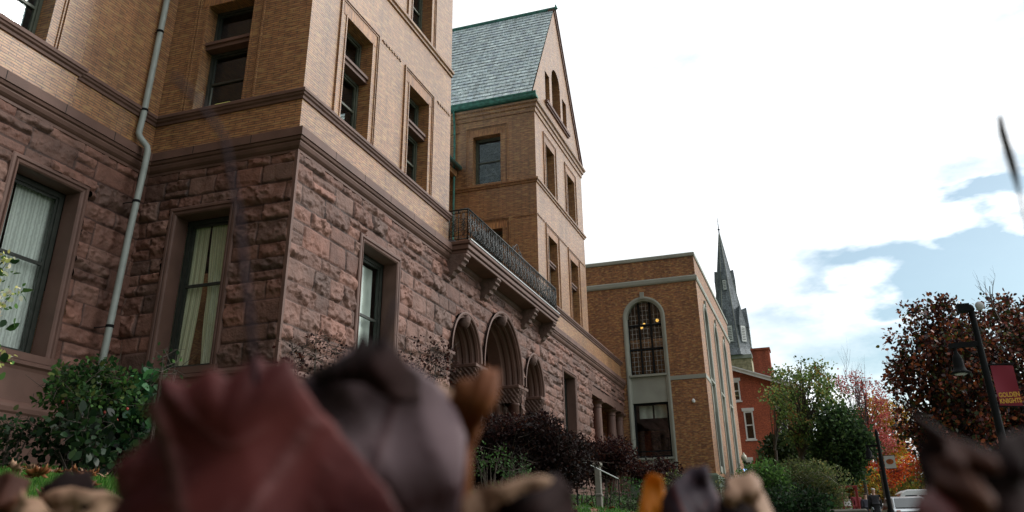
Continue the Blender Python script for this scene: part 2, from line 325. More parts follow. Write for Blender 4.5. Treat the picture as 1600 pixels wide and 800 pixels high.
def tag(o, label=None, cat=None, group=None, kind=None):
    if label: o['label'] = label
    if cat: o['category'] = cat
    if group: o['group'] = group
    if kind: o['kind'] = kind
    return o
def thing(name, label, cat, loc, group=None):
    o = bpy.data.objects.new(name, None); COL.objects.link(o); o.location = loc; o.empty_display_size = 0.2
    return tag(o, label, cat, group)
def sstep(x, a, b): t = min(1, max(0, (x - a) / (b - a))); return t * t * (3 - 2 * t)
def gz(x, y):
    """terrain height; works on numbers"""
    X = min(max(x, -20), 90); Y = min(max(y, 0), 16)
    return -0.09 + 0.014 * X + Y * (0.10 + 0.0027 * max(X - 10, 0)) * sstep(Y, -0.5, 3)

# ------------------------------------------------------------------ ground, road
xs = sorted(set([-400, -200, -100, -50] + [round(-20 + 1.5 * i, 2) for i in range(75)] + [100, 120, 160, 220, 320, 500, 900, 1600]))
ys = sorted(set([-1200, -500, -200, -100, -50, -25] + [round(-12 + 1.0 * i, 2) for i in range(31)] + [22, 30, 60, 120, 300, 900]))
V = [(x, y, gz(x, y) + (0.02 * math.sin(x * 1.7 + y * 2.3) if 0 < y < 9 and x > 2 else 0)) for y in ys for x in xs]; nx = len(xs)
F = [(j * nx + i, j * nx + i + 1, (j + 1) * nx + i + 1, (j + 1) * nx + i) for j in range(len(ys) - 1) for i in range(nx - 1)]
tag(linkmesh('ground', V, F, 'lawn', smooth=True), kind='structure')
def strip(name, y0, y1, dz, m, x0=-20, x1=90):
    n = 24; b = MB()
    for i in range(n):
        a, c = x0 + (x1 - x0) * i / n, x0 + (x1 - x0) * (i + 1) / n
        b.quad((a, y0, gz(a, -5) + dz), (c, y0, gz(c, -5) + dz), (c, y1, gz(c, -5) + dz), (a, y1, gz(a, -5) + dz))
    return b
tag(strip('road', -15.0, -7.2, 0.006, 'asphalt').build('road', 'asphalt'), kind='structure')
kb = MB()
for i in range(55):
    a = -20 + 2 * i; z = gz(a + 1, -5); kb.bevbox(a, -7.2, z - 0.1, a + 1.985, -7.04, z + 0.13, 0.015)
tag(kb.build('kerb', 'concrete'), kind='structure')
tag(strip('pavement', -3.9, -1.6, 0.012, 'concrete').build('pavement', 'concrete'), kind='structure')

# ------------------------------------------------------------------ wall builders
# T maps (u, z, d) of a wall to the world: d grows into the building
def front(Y): return lambda u, z, d=0.0: (u, Y + d, z)
def side(X): return lambda u, z, d=0.0: (X + d, u, z)
def wall(mb, T, u0, u1, zb, zt, holes, depth=0.4):
    """holes: (u0,u1,z0,topfunc|z). zt may be a function of u"""
    f = zt if callable(zt) else (lambda u: zt)
    br = {u0, u1}
    for h in holes:
        a, b = h[0], h[1]; n = 18 if callable(h[3]) else 1
        br |= {a + (b - a) * k / n for k in range(n + 1)}
    if callable(zt): br |= {u0 + (u1 - u0) * k / 24 for k in range(25)}
    br = sorted(b for b in br if u0 - 1e-6 <= b <= u1 + 1e-6)
    for a, b in zip(br, br[1:]):
        if b - a < 1e-5: continue
        m = (a + b) / 2; hs = sorted([h for h in holes if h[0] - 1e-6 < m < h[1] + 1e-6], key=lambda h: h[2])
        ca = cb = zb
        for h in hs:
            mb.quad(T(a, ca), T(b, cb), T(b, h[2]), T(a, h[2]))
            t = h[3] if callable(h[3]) else (lambda u, z=h[3]: z)
            ca, cb = t(a), t(b)
            mb.quad(T(a, ca), T(b, cb), T(b, cb, depth), T(a, ca, depth)); mb.quad(T(a, h[2]), T(b, h[2]), T(b, h[2], depth), T(a, h[2], depth))
        mb.quad(T(a, ca), T(b, cb), T(b, f(b)), T(a, f(a)))
    for h in holes:
        for u in h[:2]:
            t = h[3](u) if callable(h[3]) else h[3]
            if t > h[2] + 1e-4: mb.quad(T(u, h[2]), T(u, t), T(u, t, depth), T(u, h[2], depth))
    return mb
def arch_top(c, hw, spring, rise): return lambda u: spring + rise * math.sqrt(max(0.0, 1 - ((u - c) / hw) ** 2))
def tbox(mb, T, u0, u1, z0, z1, d0, d1):
    a = T(u0, z0, d0); b = T(u1, z1, d1)
    return mb.box(min(a[0], b[0]), min(a[1], b[1]), min(a[2], b[2]), max(a[0], b[0]), max(a[1], b[1]), max(a[2], b[2]))
def sweep(name, prof, path, m, parent, cap=True):
    """prof: (out, z); path: function out -> list of (x, y)"""
    rows = [[(x, y, z) for x, y in path(o)] for o, z in prof]; V = [p for r in rows for p in r]; n = len(rows[0])
    F = [(k * n + i, k * n + i + 1, (k + 1) * n + i + 1, (k + 1) * n + i) for k in range(len(rows) - 1) for i in range(n - 1)]
    if cap:
        F.append(tuple(k * n for k in range(len(rows)))); F.append(tuple(k * n + n - 1 for k in range(len(rows))))
    return linkmesh(name, V, F, m, parent)

# rock-faced ashlar as a height field with real relief
def vnoise(u, v, seed, s):
    r = np.random.default_rng(seed); G = r.random((64, 64)); a, b = u * s + 100, v * s + 100
    i, j = np.floor(a).astype(int), np.floor(b).astype(int); fa, fb = a - i, b - j; fa = fa * fa * (3 - 2 * fa); fb = fb * fb * (3 - 2 * fb)
    g = lambda x, y: G[x % 64, y % 64]
    return (g(i, j) * (1 - fa) + g(i + 1, j) * fa) * (1 - fb) + (g(i, j + 1) * (1 - fa) + g(i + 1, j + 1) * fa) * fb
def fbm(u, v, seed, s, o=4):
    t = 0; a = 0.5
    for k in range(o): t = t + a * (vnoise(u, v, seed + k, s * 2 ** k) - 0.5); a *= 0.55
    return t
def ashlar(name, T, us, z0, z1, courses, holes, parent, seed=1, amp=1.0, dz=0.028, corner=None, mlen=(0.5, 1.3)):
    nz = int((z1 - z0) / dz); zs = np.linspace(z0, z1, nz + 1); us = np.asarray(us)
    U, Z = np.meshgrid(us, zs); r = np.random.default_rng(seed)
    H = np.zeros_like(U); Tn = np.ones(U.shape + (3,)); zc = z0; ci = 0
    Uw = U + 0.012 * (vnoise(U, Z, seed + 5, 3) - .5); 
    while zc < z1 - 0.02:
        h = courses[ci % len(courses)]; ci += 1; ze = min(zc + h, z1)
        if z1 - ze < 0.12: ze = z1
        x = us[0] - r.uniform(0, 0.5)
        while x < us[-1]:
            w = r.uniform(*mlen); sub = [(zc, ze)]
            if r.random() < 0.22 and ze - zc > 0.42: k = zc + (ze - zc) * r.uniform(.4, .6); sub = [(zc, k), (k, ze)]
            for za, zb in sub:
                M = (U >= x) & (U < x + w) & (Z >= za) & (Z <= zb)
                tone = r.uniform(0.64, 1.3); hue = r.uniform(-0.08, 0.13); B = r.uniform(0.045, 0.085) * amp
                if M.any():
                    u, z = U[M], Z[M]; e = np.minimum(np.minimum(u - x, x + w - u), np.minimum(z - za, zb - z) * 1.0)
                    hh = zb - za; cx = x + w / 2; tz = (z - za) / hh; tx = (u - cx) / w
                    wob = fbm(u, z, seed * 31 + ci, 3.0, 4); wob2 = fbm(u + 9, z * 1.6, seed * 17 + ci, 7.0, 3)
                    brk = r.uniform(0.18, 0.5)
                    p1 = B * (1.25 - 0.95 * tz) + B * r.uniform(-.5, .5) * tx * 2      # leans back towards the top
                    p2 = B * (0.25 + 3.2 * (tz + wob * 0.9 - brk * 0.35))              # undercut ledge below
                    p3 = B * (1.15 + r.uniform(-1.4, 1.4) * tx + wob * 1.8)
                    f = np.minimum(np.minimum(p1 + wob2 * B * 1.6, p2), p3) + wob * B * 1.1 + np.abs(wob2) * B * 1.2; qs = B * .22; st = np.floor((f + wob2 * B * .4) / qs) * qs; f = np.where(wob > r.uniform(-.15, .1), f, st)
                    if r.random() < 0.25: f = np.minimum(f, B * 0.45 + wob * B * .5)     # a flatter, sawn-looking block
                    ramp = np.clip(e / 0.035, 0, 1); ramp = ramp * ramp * (3 - 2 * ramp)
                    H[M] = np.maximum(f, 0.004) * ramp + 0.012 * ramp
                    shade = tone * (1 - 0.6 * (e < 0.019))
                    Tn[M] = np.stack([shade * (1 + hue), shade, shade * (1 - hue * 0.4)], 1)
            x += w
        zc = ze
    H += 0.014 * fbm(U, Z, seed + 77, 13, 3) * (H > .01)
    if corner is not None:   # drafted margin along the arris
        for c in np.atleast_1d(corner):
            M = np.abs(U - c) < 0.045; H[M] = 0.055; Tn[M] = (1.35, 1.3, 1.28)
    keep = np.ones((nz, len(us) - 1), bool); Uc = (U[:-1, :-1] + U[1:, 1:]) / 2; Zc = (Z[:-1, :-1] + Z[1:, 1:]) / 2
    for a, b, c, d in holes:
        if callable(d): top = np.array([d(q) if a < q < b else -9 for q in Uc[0]])[None, :]
        else: top = d
        keep &= ~((Uc > a) & (Uc < b) & (Zc > c) & (Zc < top))
    P = np.array(T(U.ravel(), Z.ravel(), -H.ravel()), dtype=object)
    P = np.stack([np.broadcast_to(np.asarray(q, float), U.size) for q in P], 1)
    n = len(us); J, I = np.nonzero(keep); base = J * n + I
    Fq = np.stack([base, base + 1, base + n + 1, base + n], 1)
    used = np.unique(Fq); mp = -np.ones(len(P), int); mp[used] = np.arange(len(used))
    return linkmesh(name, P[used], mp[Fq], 'brownstone', parent, tint=np.clip(Tn.reshape(-1, 3)[used], 0.3, 1.6))
COURSES = [0.50, 0.36, 0.52, 0.42, 0.50, 0.34, 0.54, 0.40, 0.50, 0.46]

# windows --------------------------------------------------------------
def curtain(T, u0, u1, z0, z1, d, m, parent, shape=None, folds=26):
    nu, nz = 60, 12; V = []; UV = []
    for j in range(nz + 1):
        t = j / nz; z = z1 + (z0 - z1) * t
        a, b = (u0, u1) if shape is None else shape(t)
        for i in range(nu + 1):
            s = i / nu; u = a + (b - a) * s
            V.append(T(u, z, d + 0.02 * math.sin(s * folds * (b - a) / max(u1 - u0, .1) * 1.6 + 0.4 * math.sin(5 * t)) * (0.6 + 0.4 * t))); UV.append((u0 + (u1 - u0) * s, z))
    F = [(j * (nu + 1) + i, j * (nu + 1) + i + 1, (j + 1) * (nu + 1) + i + 1, (j + 1) * (nu + 1) + i) for j in range(nz) for i in range(nu)]
    return linkmesh('curtain', V, F, m, parent, uv=UV, smooth=True)
def sash(T, u0, u1, z0, z1, parent, d=0.36, rail=None, fr='green_frame', transom=None, tr_m='brownstone_smooth', fw_=0.075, mull=None):
    """double-hung window: returns the frame (a part); pane and transom are its sub-parts"""
    b = MB(); e = 0.004
    def fr_rect(a, c, p, q, w, d0, d1):
        tbox(b, T, a, a + w, p, q, d0, d1); tbox(b, T, c - w, c, p, q, d0, d1); tbox(b, T, a + w, c - w, q - w, q, d0, d1); tbox(b, T, a + w, c - w, p, p + w * 1.2, d0, d1)
    secs = [(z0, z1)] if transom is None else [(z0, transom[0]), (transom[1], z1)]
    for k, (p, q) in enumerate(secs):
        fr_rect(u0 + e, u1 - e, p + e, q - e, fw_, d, d + 0.12)
        fr_rect(u0 + fw_ + e, u1 - fw_ - e, p + fw_ + e, q - fw_ - e, 0.045, d + 0.04, d + 0.10)
        if k == 0:
            rz = rail if rail is not None else (p + q) / 2
            tbox(b, T, u0 + fw_ + .05, u1 - fw_ - .05, rz - 0.03, rz + 0.03, d + 0.025, d + 0.09)
        if mull and k == 0:
            for mm in mull: tbox(b, T, mm - .03, mm + .03, p + .1, q - .1, d + 0.03, d + 0.088)
    o = b.build('window', fr, parent)
    g = MB()
    for p, q in secs: g.quad(T(u0 + fw_, p + fw_, d + 0.07), T(u1 - fw_, p + fw_, d + 0.07), T(u1 - fw_, q - fw_, d + 0.07), T(u0 + fw_, q - fw_, d + 0.07))
    g.build('pane', 'glass', o)
    if transom is not None:
        t = MB(); z_0, z_1 = transom
        tbox(t, T, u0 + .003, u1 - .003, z_0, z_1, 0.10, d + 0.13); tbox(t, T, u0 + .003, u1 - .003, z_1 - 0.05, z_1 + 0.03, 0.05, 0.10 - .002)
        t.build('transom_bar', tr_m, o)
    return o
def moulding(T, u0, u1, z0, z1, parent, gap=0.35, name='window_surround'):
    """raised brick moulding round an opening and a flat arch of upright bricks"""
    b = MB(); o0, o1, zt = u0 - gap, u1 + gap, z1 + gap + 0.13
    for k, (off, w, pr) in enumerate(((0.0, 0.045, 0.05), (0.075, 0.03, 0.03))):
        a, c, t = o0 + off, o1 - off, zt - off
        tbox(b, T, a, a + w, z0, t, -pr, 0.0); tbox(b, T, c - w, c, z0, t, -pr, 0.0); tbox(b, T, a + w, c - w, t - w, t, -pr, 0.0)
    tbox(b, T, u0 - 0.05, u0 - .002, z0, z1 + .05, -0.025, 0.002); tbox(b, T, u1 + .002, u1 + 0.05, z0, z1 + .05, -0.025, 0.002)
    o = b.build(name, 'roman_brick', parent)
    f = MB(); tbox(f, T, u0 - 0.20, u1 + 0.20, z1 + 0.003, zt - 0.12, -0.012, 0.001); f.build('flat_arch', 'roman_brick_upright', o)
    return o
def dentil(T, u0, u1, z, parent):
    b = MB(); u = u0
    while u < u1 - .1: tbox(b, T, u, u + 0.085, z, z + 0.035, -0.03, 0.0); tbox(b, T, u + 0.08, u + 0.165, z - .035, z - .002, -0.028, 0.0); u += 0.17
    return b.build('string_course', 'roman_brick', parent)
def stone_frame(T, u0, u1, z0, z1, parent, w=0.2, d=0.36, pr=0.085, sill=True):
    """moulded brownstone architrave: rounded outer roll and reveal"""
    prof = [(w, 0.0), (w, -pr + .02), (w - .03, -pr), (w - .08, -pr), (w - .10, -pr + .035), (w - .115, -pr + .035), (w - .13, -pr + 0.0), (0.03, -pr + .01), (0, -pr + .04), (0, d)]
    V = []; F = []
    for k, (o, dd) in enumerate(prof):
        V += [T(u0 - o, z0, dd), T(u0 - o, z1 + o, dd), T(u1 + o, z1 + o, dd), T(u1 + o, z0, dd)]
        if k:
            for i in range(3): a = 4 * k + i; F.append((a - 4, a - 3, a + 1, a))
    o = linkmesh('window_surround', V, F, 'brownstone_smooth', parent)
    if sill:
        s = MB(); tbox(s, T, u0 - w, u1 + w, z0 - 0.14, z0, -0.13, d + .1); s.build('sill', 'brownstone_smooth', o)
    return o

# ================================================================== the hall (one building)
BF, BS, BL = 10.10, 14.52, 14.25          # brick faces: front, side of the front block, left wing
SF, SS, SL = 10.17, 14.64, 14.32          # stone back planes
hall = thing('stone_hall', 'large Victorian hall, brownstone below and tan brick above, with a steep green slate gable', 'building', (20, 12, 0))
Tf, Ts, Tl = front(BF), side(BS), front(BL)
XE = 48.38
# -- brick walls
gab_c, gab_z0, gab_z1 = 36.65, 19.15, 26.45
OP2 = (9.88, 12.93); OP3 = (15.17, 17.5); OP4=(19.6,21.0)
wfront = [16.85, 20.6]; wgab = [34.86, 38.5]
H = []
for c in wfront:
    H += [(c - .7, c + .7, *OP2), (c - .7, c + .7, *OP3)]
b = MB(); wall(b, Tf, BS, 23.05, 8.7, 19.0, H)
wall(b, Ts, BF, BL, 8.7, 19.0, [(11.8, 13.2, *OP2), (11.8, 13.2, *OP3)])
wall(b, Tl, 11.95, BS, 8.7, 19.0, [])
Tl2 = front(BL - 0.10)
LW = 10.27
wall(b, Tl2, -4.0, 11.95, 8.7, 19.0, [(c - .7, c + .7, *o) for c in (LW, LW - 4.2, LW - 8.4) for o in (OP2, OP3)])
b.quad(Tl2(11.95, 8.7), Tl2(11.95, 19), Tl2(11.95, 19, .1), Tl2(11.95, 8.7, .1))
# return of the front block beside the terrace and the recessed wall
b.quad((23.05, BF, 8.7), (23.05, 14.2, 8.7), (23.05, 14.2, 19), (23.05, BF, 19))
wall(b, front(14.2), 23.05, 32.6, 8.7, 16.2, [(24.6, 26.0, 9.2, 12.93), (29.6, 31.0, 9.2, 12.93)])
# gable wing
Tg = side(32.6)
wall(b, Tg, BF, 16.0, 8.7, 19.0, [(11.76, 13.12, 15.18, 17.6), (11.7, 13.1, 9.9, 12.93)])
gl = [(34.52, 35.28, 20.0, 21.7), (37.58, 38.34, 20.0, 21.7)]
H = [(c - .68, c + .68, *OP2) for c in wgab] + [(c - .68, c + .68, *OP3) for c in wgab]
wall(b, Tf, 32.6, 40.8, 8.7, 19.0, H)
gtop = lambda u: 19.25 + (26.68 - 19.25) * (1 - abs(u - gab_c) / 4.30)
wall(b, front(BF + .01), gab_c - 4.28, gab_c + 4.28, 19.0, gtop, gl + [(35.7, 37.2, 20.0, arch_top(36.45, .75, 21.9, .8))], depth=0.5)
b.quad((40.8, BF, 8.7), (40.8, 26, 8.7), (40.8, 26, 19), (40.8, BF, 19))
# rear and end walls close the shell
b.quad((-4, 26, 1), (40.8, 26, 1), (40.8, 26, 19), (-4, 26, 19)); b.quad((-4, 14.2, 1), (-4, 26, 1), (-4, 26, 19), (-4, 14.2, 19))
# parapet apron over the porch
wall(b, Tf, 40.8, 47.9, 8.7, 9.62, []); b.quad((47.9, BF, 8.7), (47.9, 14, 8.7), (47.9, 14, 9.62), (47.9, BF, 9.62))
b.build('brick_wall', 'roman_brick', hall)
# inner floors: keep the rooms dark and separate
for q in ((-3.9, 14.7, 8.9, 14.9, 25.9, 9.1), (14.95, 10.6, 8.9, 22.95, 25.9, 9.1), (33.0, 10.6, 8.9, 40.4, 25.9, 9.1), (-3.9, 14.9, 14.2, 14.9, 25.9, 14.4), (15.0, 10.7, 14.2, 22.9, 25.9, 14.4), (33.1, 10.7, 14.2, 40.3, 25.9, 14.4), (33.1, 10.7, 18.7, 40.3, 25.9, 18.9), (14.95, 14.3, 9.15, 15.05, 25.9, 18.6), (22.9, 14.4, 9.1, 23.0, 25.9, 18.6)):
    MB().box(*q).build('inner_floor', 'dark_interior', hall)

# -- rusticated ground floor
z0s, z1s = 3.55, 8.32
W1 = (17.60, 19.88); W2 = (35.72, 38.02); ztop = 7.38
def arch_hole(c, hw, rise): return (c - hw, c + hw, 2.0, arch_top(c, hw, 5.6, rise))
ARCH = [(24.62, 1.28, 1.42), (28.13, 2.06, 2.28), (31.62, 1.24, 1.5)]
fh = [(W1[0], W1[1], 3.6, ztop), (W2[0], W2[1], 3.6, ztop)] + [(c - hw + .02, c + hw - .02, 2.0, arch_top(c, hw - .02, 5.6, rise - .02)) for c, hw, rise in ARCH] + [(40.97, 49, 2.0, 7.45)]
us = list(np.arange(SS - .0, 24, 0.024)) + list(np.arange(24.0, 34, 0.036)) + list(np.arange(34.0, XE + .05, 0.05))
ashlar('rusticated_wall', front(SF), np.array(us), z0s, z1s, COURSES, fh, hall, seed=11, corner=[SS])
ashlar('rusticated_wall', side(SS), np.arange(SF, SL + .02, 0.024), z0s, z1s, COURSES, [(11.57, 13.43, 3.6, 7.36)], hall, seed=11, corner=[SF])
LG = (10.98, 12.98)
ashlar('rusticated_wall', front(SL), np.arange(9.0, SS + .02, 0.024), z0s, z1s, COURSES, [(LG[0], LG[1], 3.6, 7.40)], hall, seed=31)
ashlar('rusticated_wall', front(SL), np.arange(-4.0, 9.03, 0.07), z0s, z1s, COURSES, [(6.6, 8.6, 3.6, 7.4), (2.2, 4.2, 3.6, 7.4)], hall, seed=37)
b = MB(); b.box(SS - .057, SF - .057, 3.57, SS + .02, SF + .02, 8.3); b.build('corner_arris', 'brownstone_smooth', hall)
# plinth: smooth blocks and mouldings, swept round the plan
def path3(o, s=0.0): return [(-4 , SL - o), (SS - o, SL - o), (SS - o, SF - o), (XE, SF - o)]
def pathA(o): return path3(o)
sweep('cornice', [(0, 8.28), (.05, 8.30), (.05, 8.36), (.08, 8.38), (.12, 8.42), (.15, 8.49), (.14, 8.53), (.18, 8.55), (.20, 8.60), (.19, 8.62), (.225, 8.625), (.225, 8.83), (.20, 8.85), (-.10, 8.90)], pathA, 'brownstone_smooth', hall)
jb = MB()
for x in np.arange(15.9, 48, 1.45): jb.box(x, SF - .2265, 8.63, x + .018, SF - .1, 8.832)
for y in (11.3, 12.9): jb.box(SS - .2265, y, 8.63, SS - .1, y + .018, 8.832)
for x in (13.2, 11.8, 10.3): jb.box(x, SL - .2265, 8.63, x + .018, SL - .1, 8.832)
jb.build('mortar_joint', 'dark_interior', hall)
def pathB(x1, d=0.0, ins=0.0):
    return lambda o: [(-4, BL - o), (BS - o, BL - o), (BS - o, BF - o), (x1, BF - o)]
belt = [(0, 9.60), (.04, 9.61), (.05, 9.67), (.09, 9.70), (.10, 9.74), (.13, 9.76), (.13, 9.83), (.10, 9.86), (0, 9.88)]
sweep('belt_course', belt, pathB(23.05), 'brownstone_smooth', hall)
sweep('belt_course', [(o + .001, z) for o, z in belt], lambda o: [(33.0, BF - o), (47.9 + o, BF - o), (47.9 + o, 14)], 'brownstone_smooth', hall)
sweep('belt_course', [(o, z + .002) for o, z in belt], lambda o: [(-4, BL - .1 - o), (11.95 + o, BL - .1 - o), (11.95 + o, BL - .05)], 'brownstone_smooth', hall)
ub = [(0, 14.88), (.05, 14.90), (.06, 14.97), (.11, 15.0), (.12, 15.08), (.09, 15.11), (0, 15.13)]
sweep('belt_course', ub, pathB(23.05), 'roman_brick', hall)
sweep('belt_course', ub, lambda o: [(32.6 - o, 15.9), (32.6 - o, BF - o), (40.8 + o, BF - o), (40.8 + o, 20)], 'roman_brick', hall)
tc_ = [(0, 18.42), (.05, 18.44), (.06, 18.62), (.12, 18.66), (.14, 18.78), (.22, 18.84), (.24, 18.93), (.2, 18.97), (-.1, 19.02)]
sweep('cornice', tc_, lambda o: [(32.6 - o, 16), (32.6 - o, BF - o), (40.8 + o, BF - o), (40.8 + o, 20)], 'roman_brick', hall)
sweep('cornice', tc_, pathB(23.3), 'roman_brick', hall)
pl = [(.0, 3.56), (.03, 3.52), (.10, 3.50), (.13, 3.46), (.13, 3.40), (.08, 3.36), (.06, 3.30), (.05, 2.72), (.07, 2.70), (.12, 2.66), (.14, 2.60), (.13, 2.52), (.10, 2.48), (.10, 0.6)]
sweep('plinth', pl, lambda o: [(-4, SL - o), (SS - o, SL - o), (SS - o, SF - o), (23.3, SF - o)], 'brownstone_smooth', hall)
sweep('plinth', pl, lambda o: [(33.1, SF - o), (41.0, SF - o)], 'brownstone_smooth', hall)
jb = MB()
for k, x in enumerate(np.arange(9.4, 14.3, 0.82)): jb.box(x, SL - .0535, 2.73, x + .014, SL, 3.30)
jb.build('mortar_joint', 'dark_interior', hall)
# -- windows of the ground floor
def gf(T, a, c, zt, cur, seed=0):
    st = stone_frame(T, a + .2, c - .2, 3.62, zt - .2, hall)
    w = sash(T, a + .2, c - .2, 3.62, zt - .2, hall, d=0.38, rail=5.58, fr='dark_wood', fw_=0.11)
    return w
w = gf(front(SF), *W1, ztop, None)
curtain(front(SF), 18.2, 19.5, 3.8, 7.0, 0.60, 'pale_shade', w, folds=6)
w = gf(side(SS), 11.57, 13.43, 7.36, None)
curtain(side(SS), 12.72, 13.5, 3.75, 7.1, 0.53, 'lace_curtain', w, shape=lambda t: (12.70 + .10 * t ** .6 - .06 * math.sin(3 * t), 13.6), folds=22)
curtain(side(SS), 12.1, 12.66, 3.75, 7.1, 0.53, 'lace_curtain', w, shape=lambda t: (11.95, 12.66 - .18 * t), folds=22)
w = gf(front(SL), *LG, 7.40, None)
curtain(front(SL), 11.0, 11.7, 3.75, 7.1, 0.60, 'white_curtain', w, shape=lambda t: (10.95, 11.70 + .03 * t), folds=26)
curtain(front(SL), 11.8, 12.8, 3.75, 7.1, 0.60, 'white_curtain', w, shape=lambda t: (11.75 + 0.04 * t, 12.86 - .06 * t), folds=30)
for a in (6.6, 2.2):
    w = gf(front(SL), a, a + 2, 7.4, None)
w = gf(front(SF), *W2, ztop, None)
# -- windows of the upper floors
def upper(T, c, hw, o, tr, sur=True, fr='green_frame'):
    w = sash(T, c - hw, c + hw, o[0], o[1], hall, d=0.34, fr=fr, transom=(11.66, 11.82) if tr else None)
    if sur: moulding(T, c - hw, c + hw, o[0], o[1], hall)
    return w
for c in wfront: upper(Tf, c, .7, OP2, True); upper(Tf, c, .7, OP3, False)
w = upper(Ts, 12.5, .7, OP2, True, fr='dark_wood'); upper(Ts, 12.5, .7, OP3, False)
pp = MB(); pp.box(BS + .50, 12.55, 9.97, BS + .53, 13.0, 10.28); pp.build('paper_sheet', 'glowing_paper', w)  # paper brightened by emission in its material, not a lamp
for c in wgab: upper(Tf, c, .68, OP2, True); upper(Tf, c, .68, OP3, False)
for k, c in enumerate((LW, LW - 4.2, LW - 8.4)):
    w = upper(Tl2, c, .7, OP2, True); upper(Tl2, c, .7, OP3, False)
    if k == 0: curtain(Tl2, 9.7, 10.72, 9.95, 11.6, .48, 'sky_reflection', w, folds=3)  # no real curtain: blue-grey sheet painted as sky reflected in the pane
upper(Tg, 12.44, .68, (15.18, 17.6), False); upper(Tg, 12.4, .7, (9.9, 12.93), True)
for c in (25.3, 30.3): upper(front(14.2), c, .7, (9.2, 12.93), False)
for a, c in ((14.75, 15.65), (18.1, 19.25), (21.95, 22.95)): dentil(Tf, a, c, 13.38, hall)
for a, c in ((32.65, 33.7), (36.0, 37.35), (39.65, 40.75)): dentil(Tf, a, c, 13.38, hall)
dentil(Tg, 13.75, 15.5, 17.95, hall); dentil(Tg, 10.15, 11.2, 13.38, hall)
# gable windows
for a, c, z0, z1 in gl: sash(front(BF + .01), a, c, z0, z1, hall, d=.42, fr='dark_wood', fw_=.05)
b = MB(); b.quad((35.7, BF + .5, 20), (37.2, BF + .5, 20), (37.2, BF + .5, 22.8), (35.7, BF + .5, 22.8)); o = b.build('window', 'glass', hall)
b = MB(); T_ = front(BF + .01); tbox(b, T_, 36.42, 36.48, 20.0, 22.68, .40, .47); tbox(b, T_, 35.72, 36.42, 21.2, 21.26, .40, .47); tbox(b, T_, 36.48, 37.18, 21.2, 21.26, .40, .47); b.build('frame', 'dark_wood', o)
b = MB(); tbox(b, T_, 34.4, 38.5, 19.84, 19.98, -.14, .05); tbox(b, T_, 34.45, 38.45, 19.74, 19.838, -.08, .03); b.build('sill', 'brownstone_smooth', hall)
# gable rake copings
for s in (1,):
    b = MB(); xe = gab_c + s * 4.42; ze = 18.98
    dx, dz = -s * 4.42, (gab_z1 + .32 - ze); l = math.hypot(dx, dz); nx_, nz_ = -dz / l * (-s) * -1, abs(dx) / l
    nx_ = s * abs(dz) / l
    p0 = Vector((xe, 0, ze)); p1 = Vector((gab_c, 0, gab_z1 + .32)); nn = Vector((nx_, 0, nz_))
    for (y0, y1, th, off) in ((BF - .10, BF + .45, .10, 0.0), (BF - .05, BF + .3, .16, -.165)):
        q = [p0 + nn * off, p1 + nn * off, p1 + nn * (off + th), p0 + nn * (off + th)]
        vv = [(v.x, y, v.z) for y in (y0, y1) for v in q]; i = len(b.v); b.v += vv
        b.f += [(i, i + 1, i + 2, i + 3), (i + 4, i + 7, i + 6, i + 5), (i, i + 4, i + 5, i + 1), (i + 1, i + 5, i + 6, i + 2), (i + 2, i + 6, i + 7, i + 3), (i + 3, i + 7, i + 4, i)]
    b.build('coping', 'brownstone_smooth', hall)
# steep slate roof over the gable wing
rz = 26.7
b = MB(); V = []; 
ex0, ez0 = 32.30, 19.32
sl_len = math.hypot(gab_c - ex0, rz - ez0)
for sgn in (-1, 1):
    n = 27; V = []; UV = []; F = []
    for k in range(n):   # overlapping slate courses, each a slightly tilted strip
        t0, t1 = k / n, (k + 1) / n
        for t, lift in ((t0, 0.035), (t1 + 0.004, 0.0)):
            x = ex0 + (gab_c - ex0) * t; z = ez0 + (rz - ez0) * t
            x -= lift * .86; z += lift * .5
            X = x if sgn < 0 else 2 * gab_c - x
            V += [(X, BF + (.015 if sgn < 0 else .42), z), (X, 30, z)]; UV += [(0, t * sl_len), (20, t * sl_len)]
        i = len(V) - 4; F.append((i, i + 1, i + 3, i + 2))
        if k: F.append((i - 2, i - 1, i + 1, i))
    linkmesh('roof', V, F, 'slate', hall, uv=UV)
b = MB(); b.tube([(gab_c, BF - .12, rz + .05), (gab_c, 30, rz + .05)], .11, 8); b.tube([(gab_c, BF - .14, rz + .02), (gab_c, BF - .10, rz + .30)], [.09, .03], 6); b.build('ridge_cap', 'copper', hall)
# box gutter along the eaves
gp = [(.0, 18.99), (.30, 19.0), (.36, 19.06), (.38, 19.16), (.42, 19.20), (.42, 19.25), (.36, 19.25), (.30, 19.12), (.0, 19.10)]
sweep('gutter', gp, lambda o: [(32.55 - o, 30), (32.55 - o, BF - .22)], 'copper', hall)
b = MB(); b.tube([(32.28, 14.0, 19.0), (32.42, 14.0, 18.3), (32.47, 14.0, 17.2), (32.47, 14.0, 9.1)], .055, 8); b.build('rain_pipe', 'copper', hall)
# lower link roof and its gutter behind the terrace
b = MB(); b.quad((23.05, 13.75, 16.15), (32.58, 13.75, 16.15), (32.58, 17.5, 19), (23.05, 17.5, 19)); b.build('roof', 'slate', hall)
b = MB(); b.tube([(23.1, 13.72, 16.1), (32.55, 13.72, 16.1)], .1, 8); b.build('gutter', 'dark_copper', hall)
b = MB(); b.box(23.06, 13.9, 15.7, 32.58, 14.19, 15.98); b.build('cornice', 'roman_brick', hall)
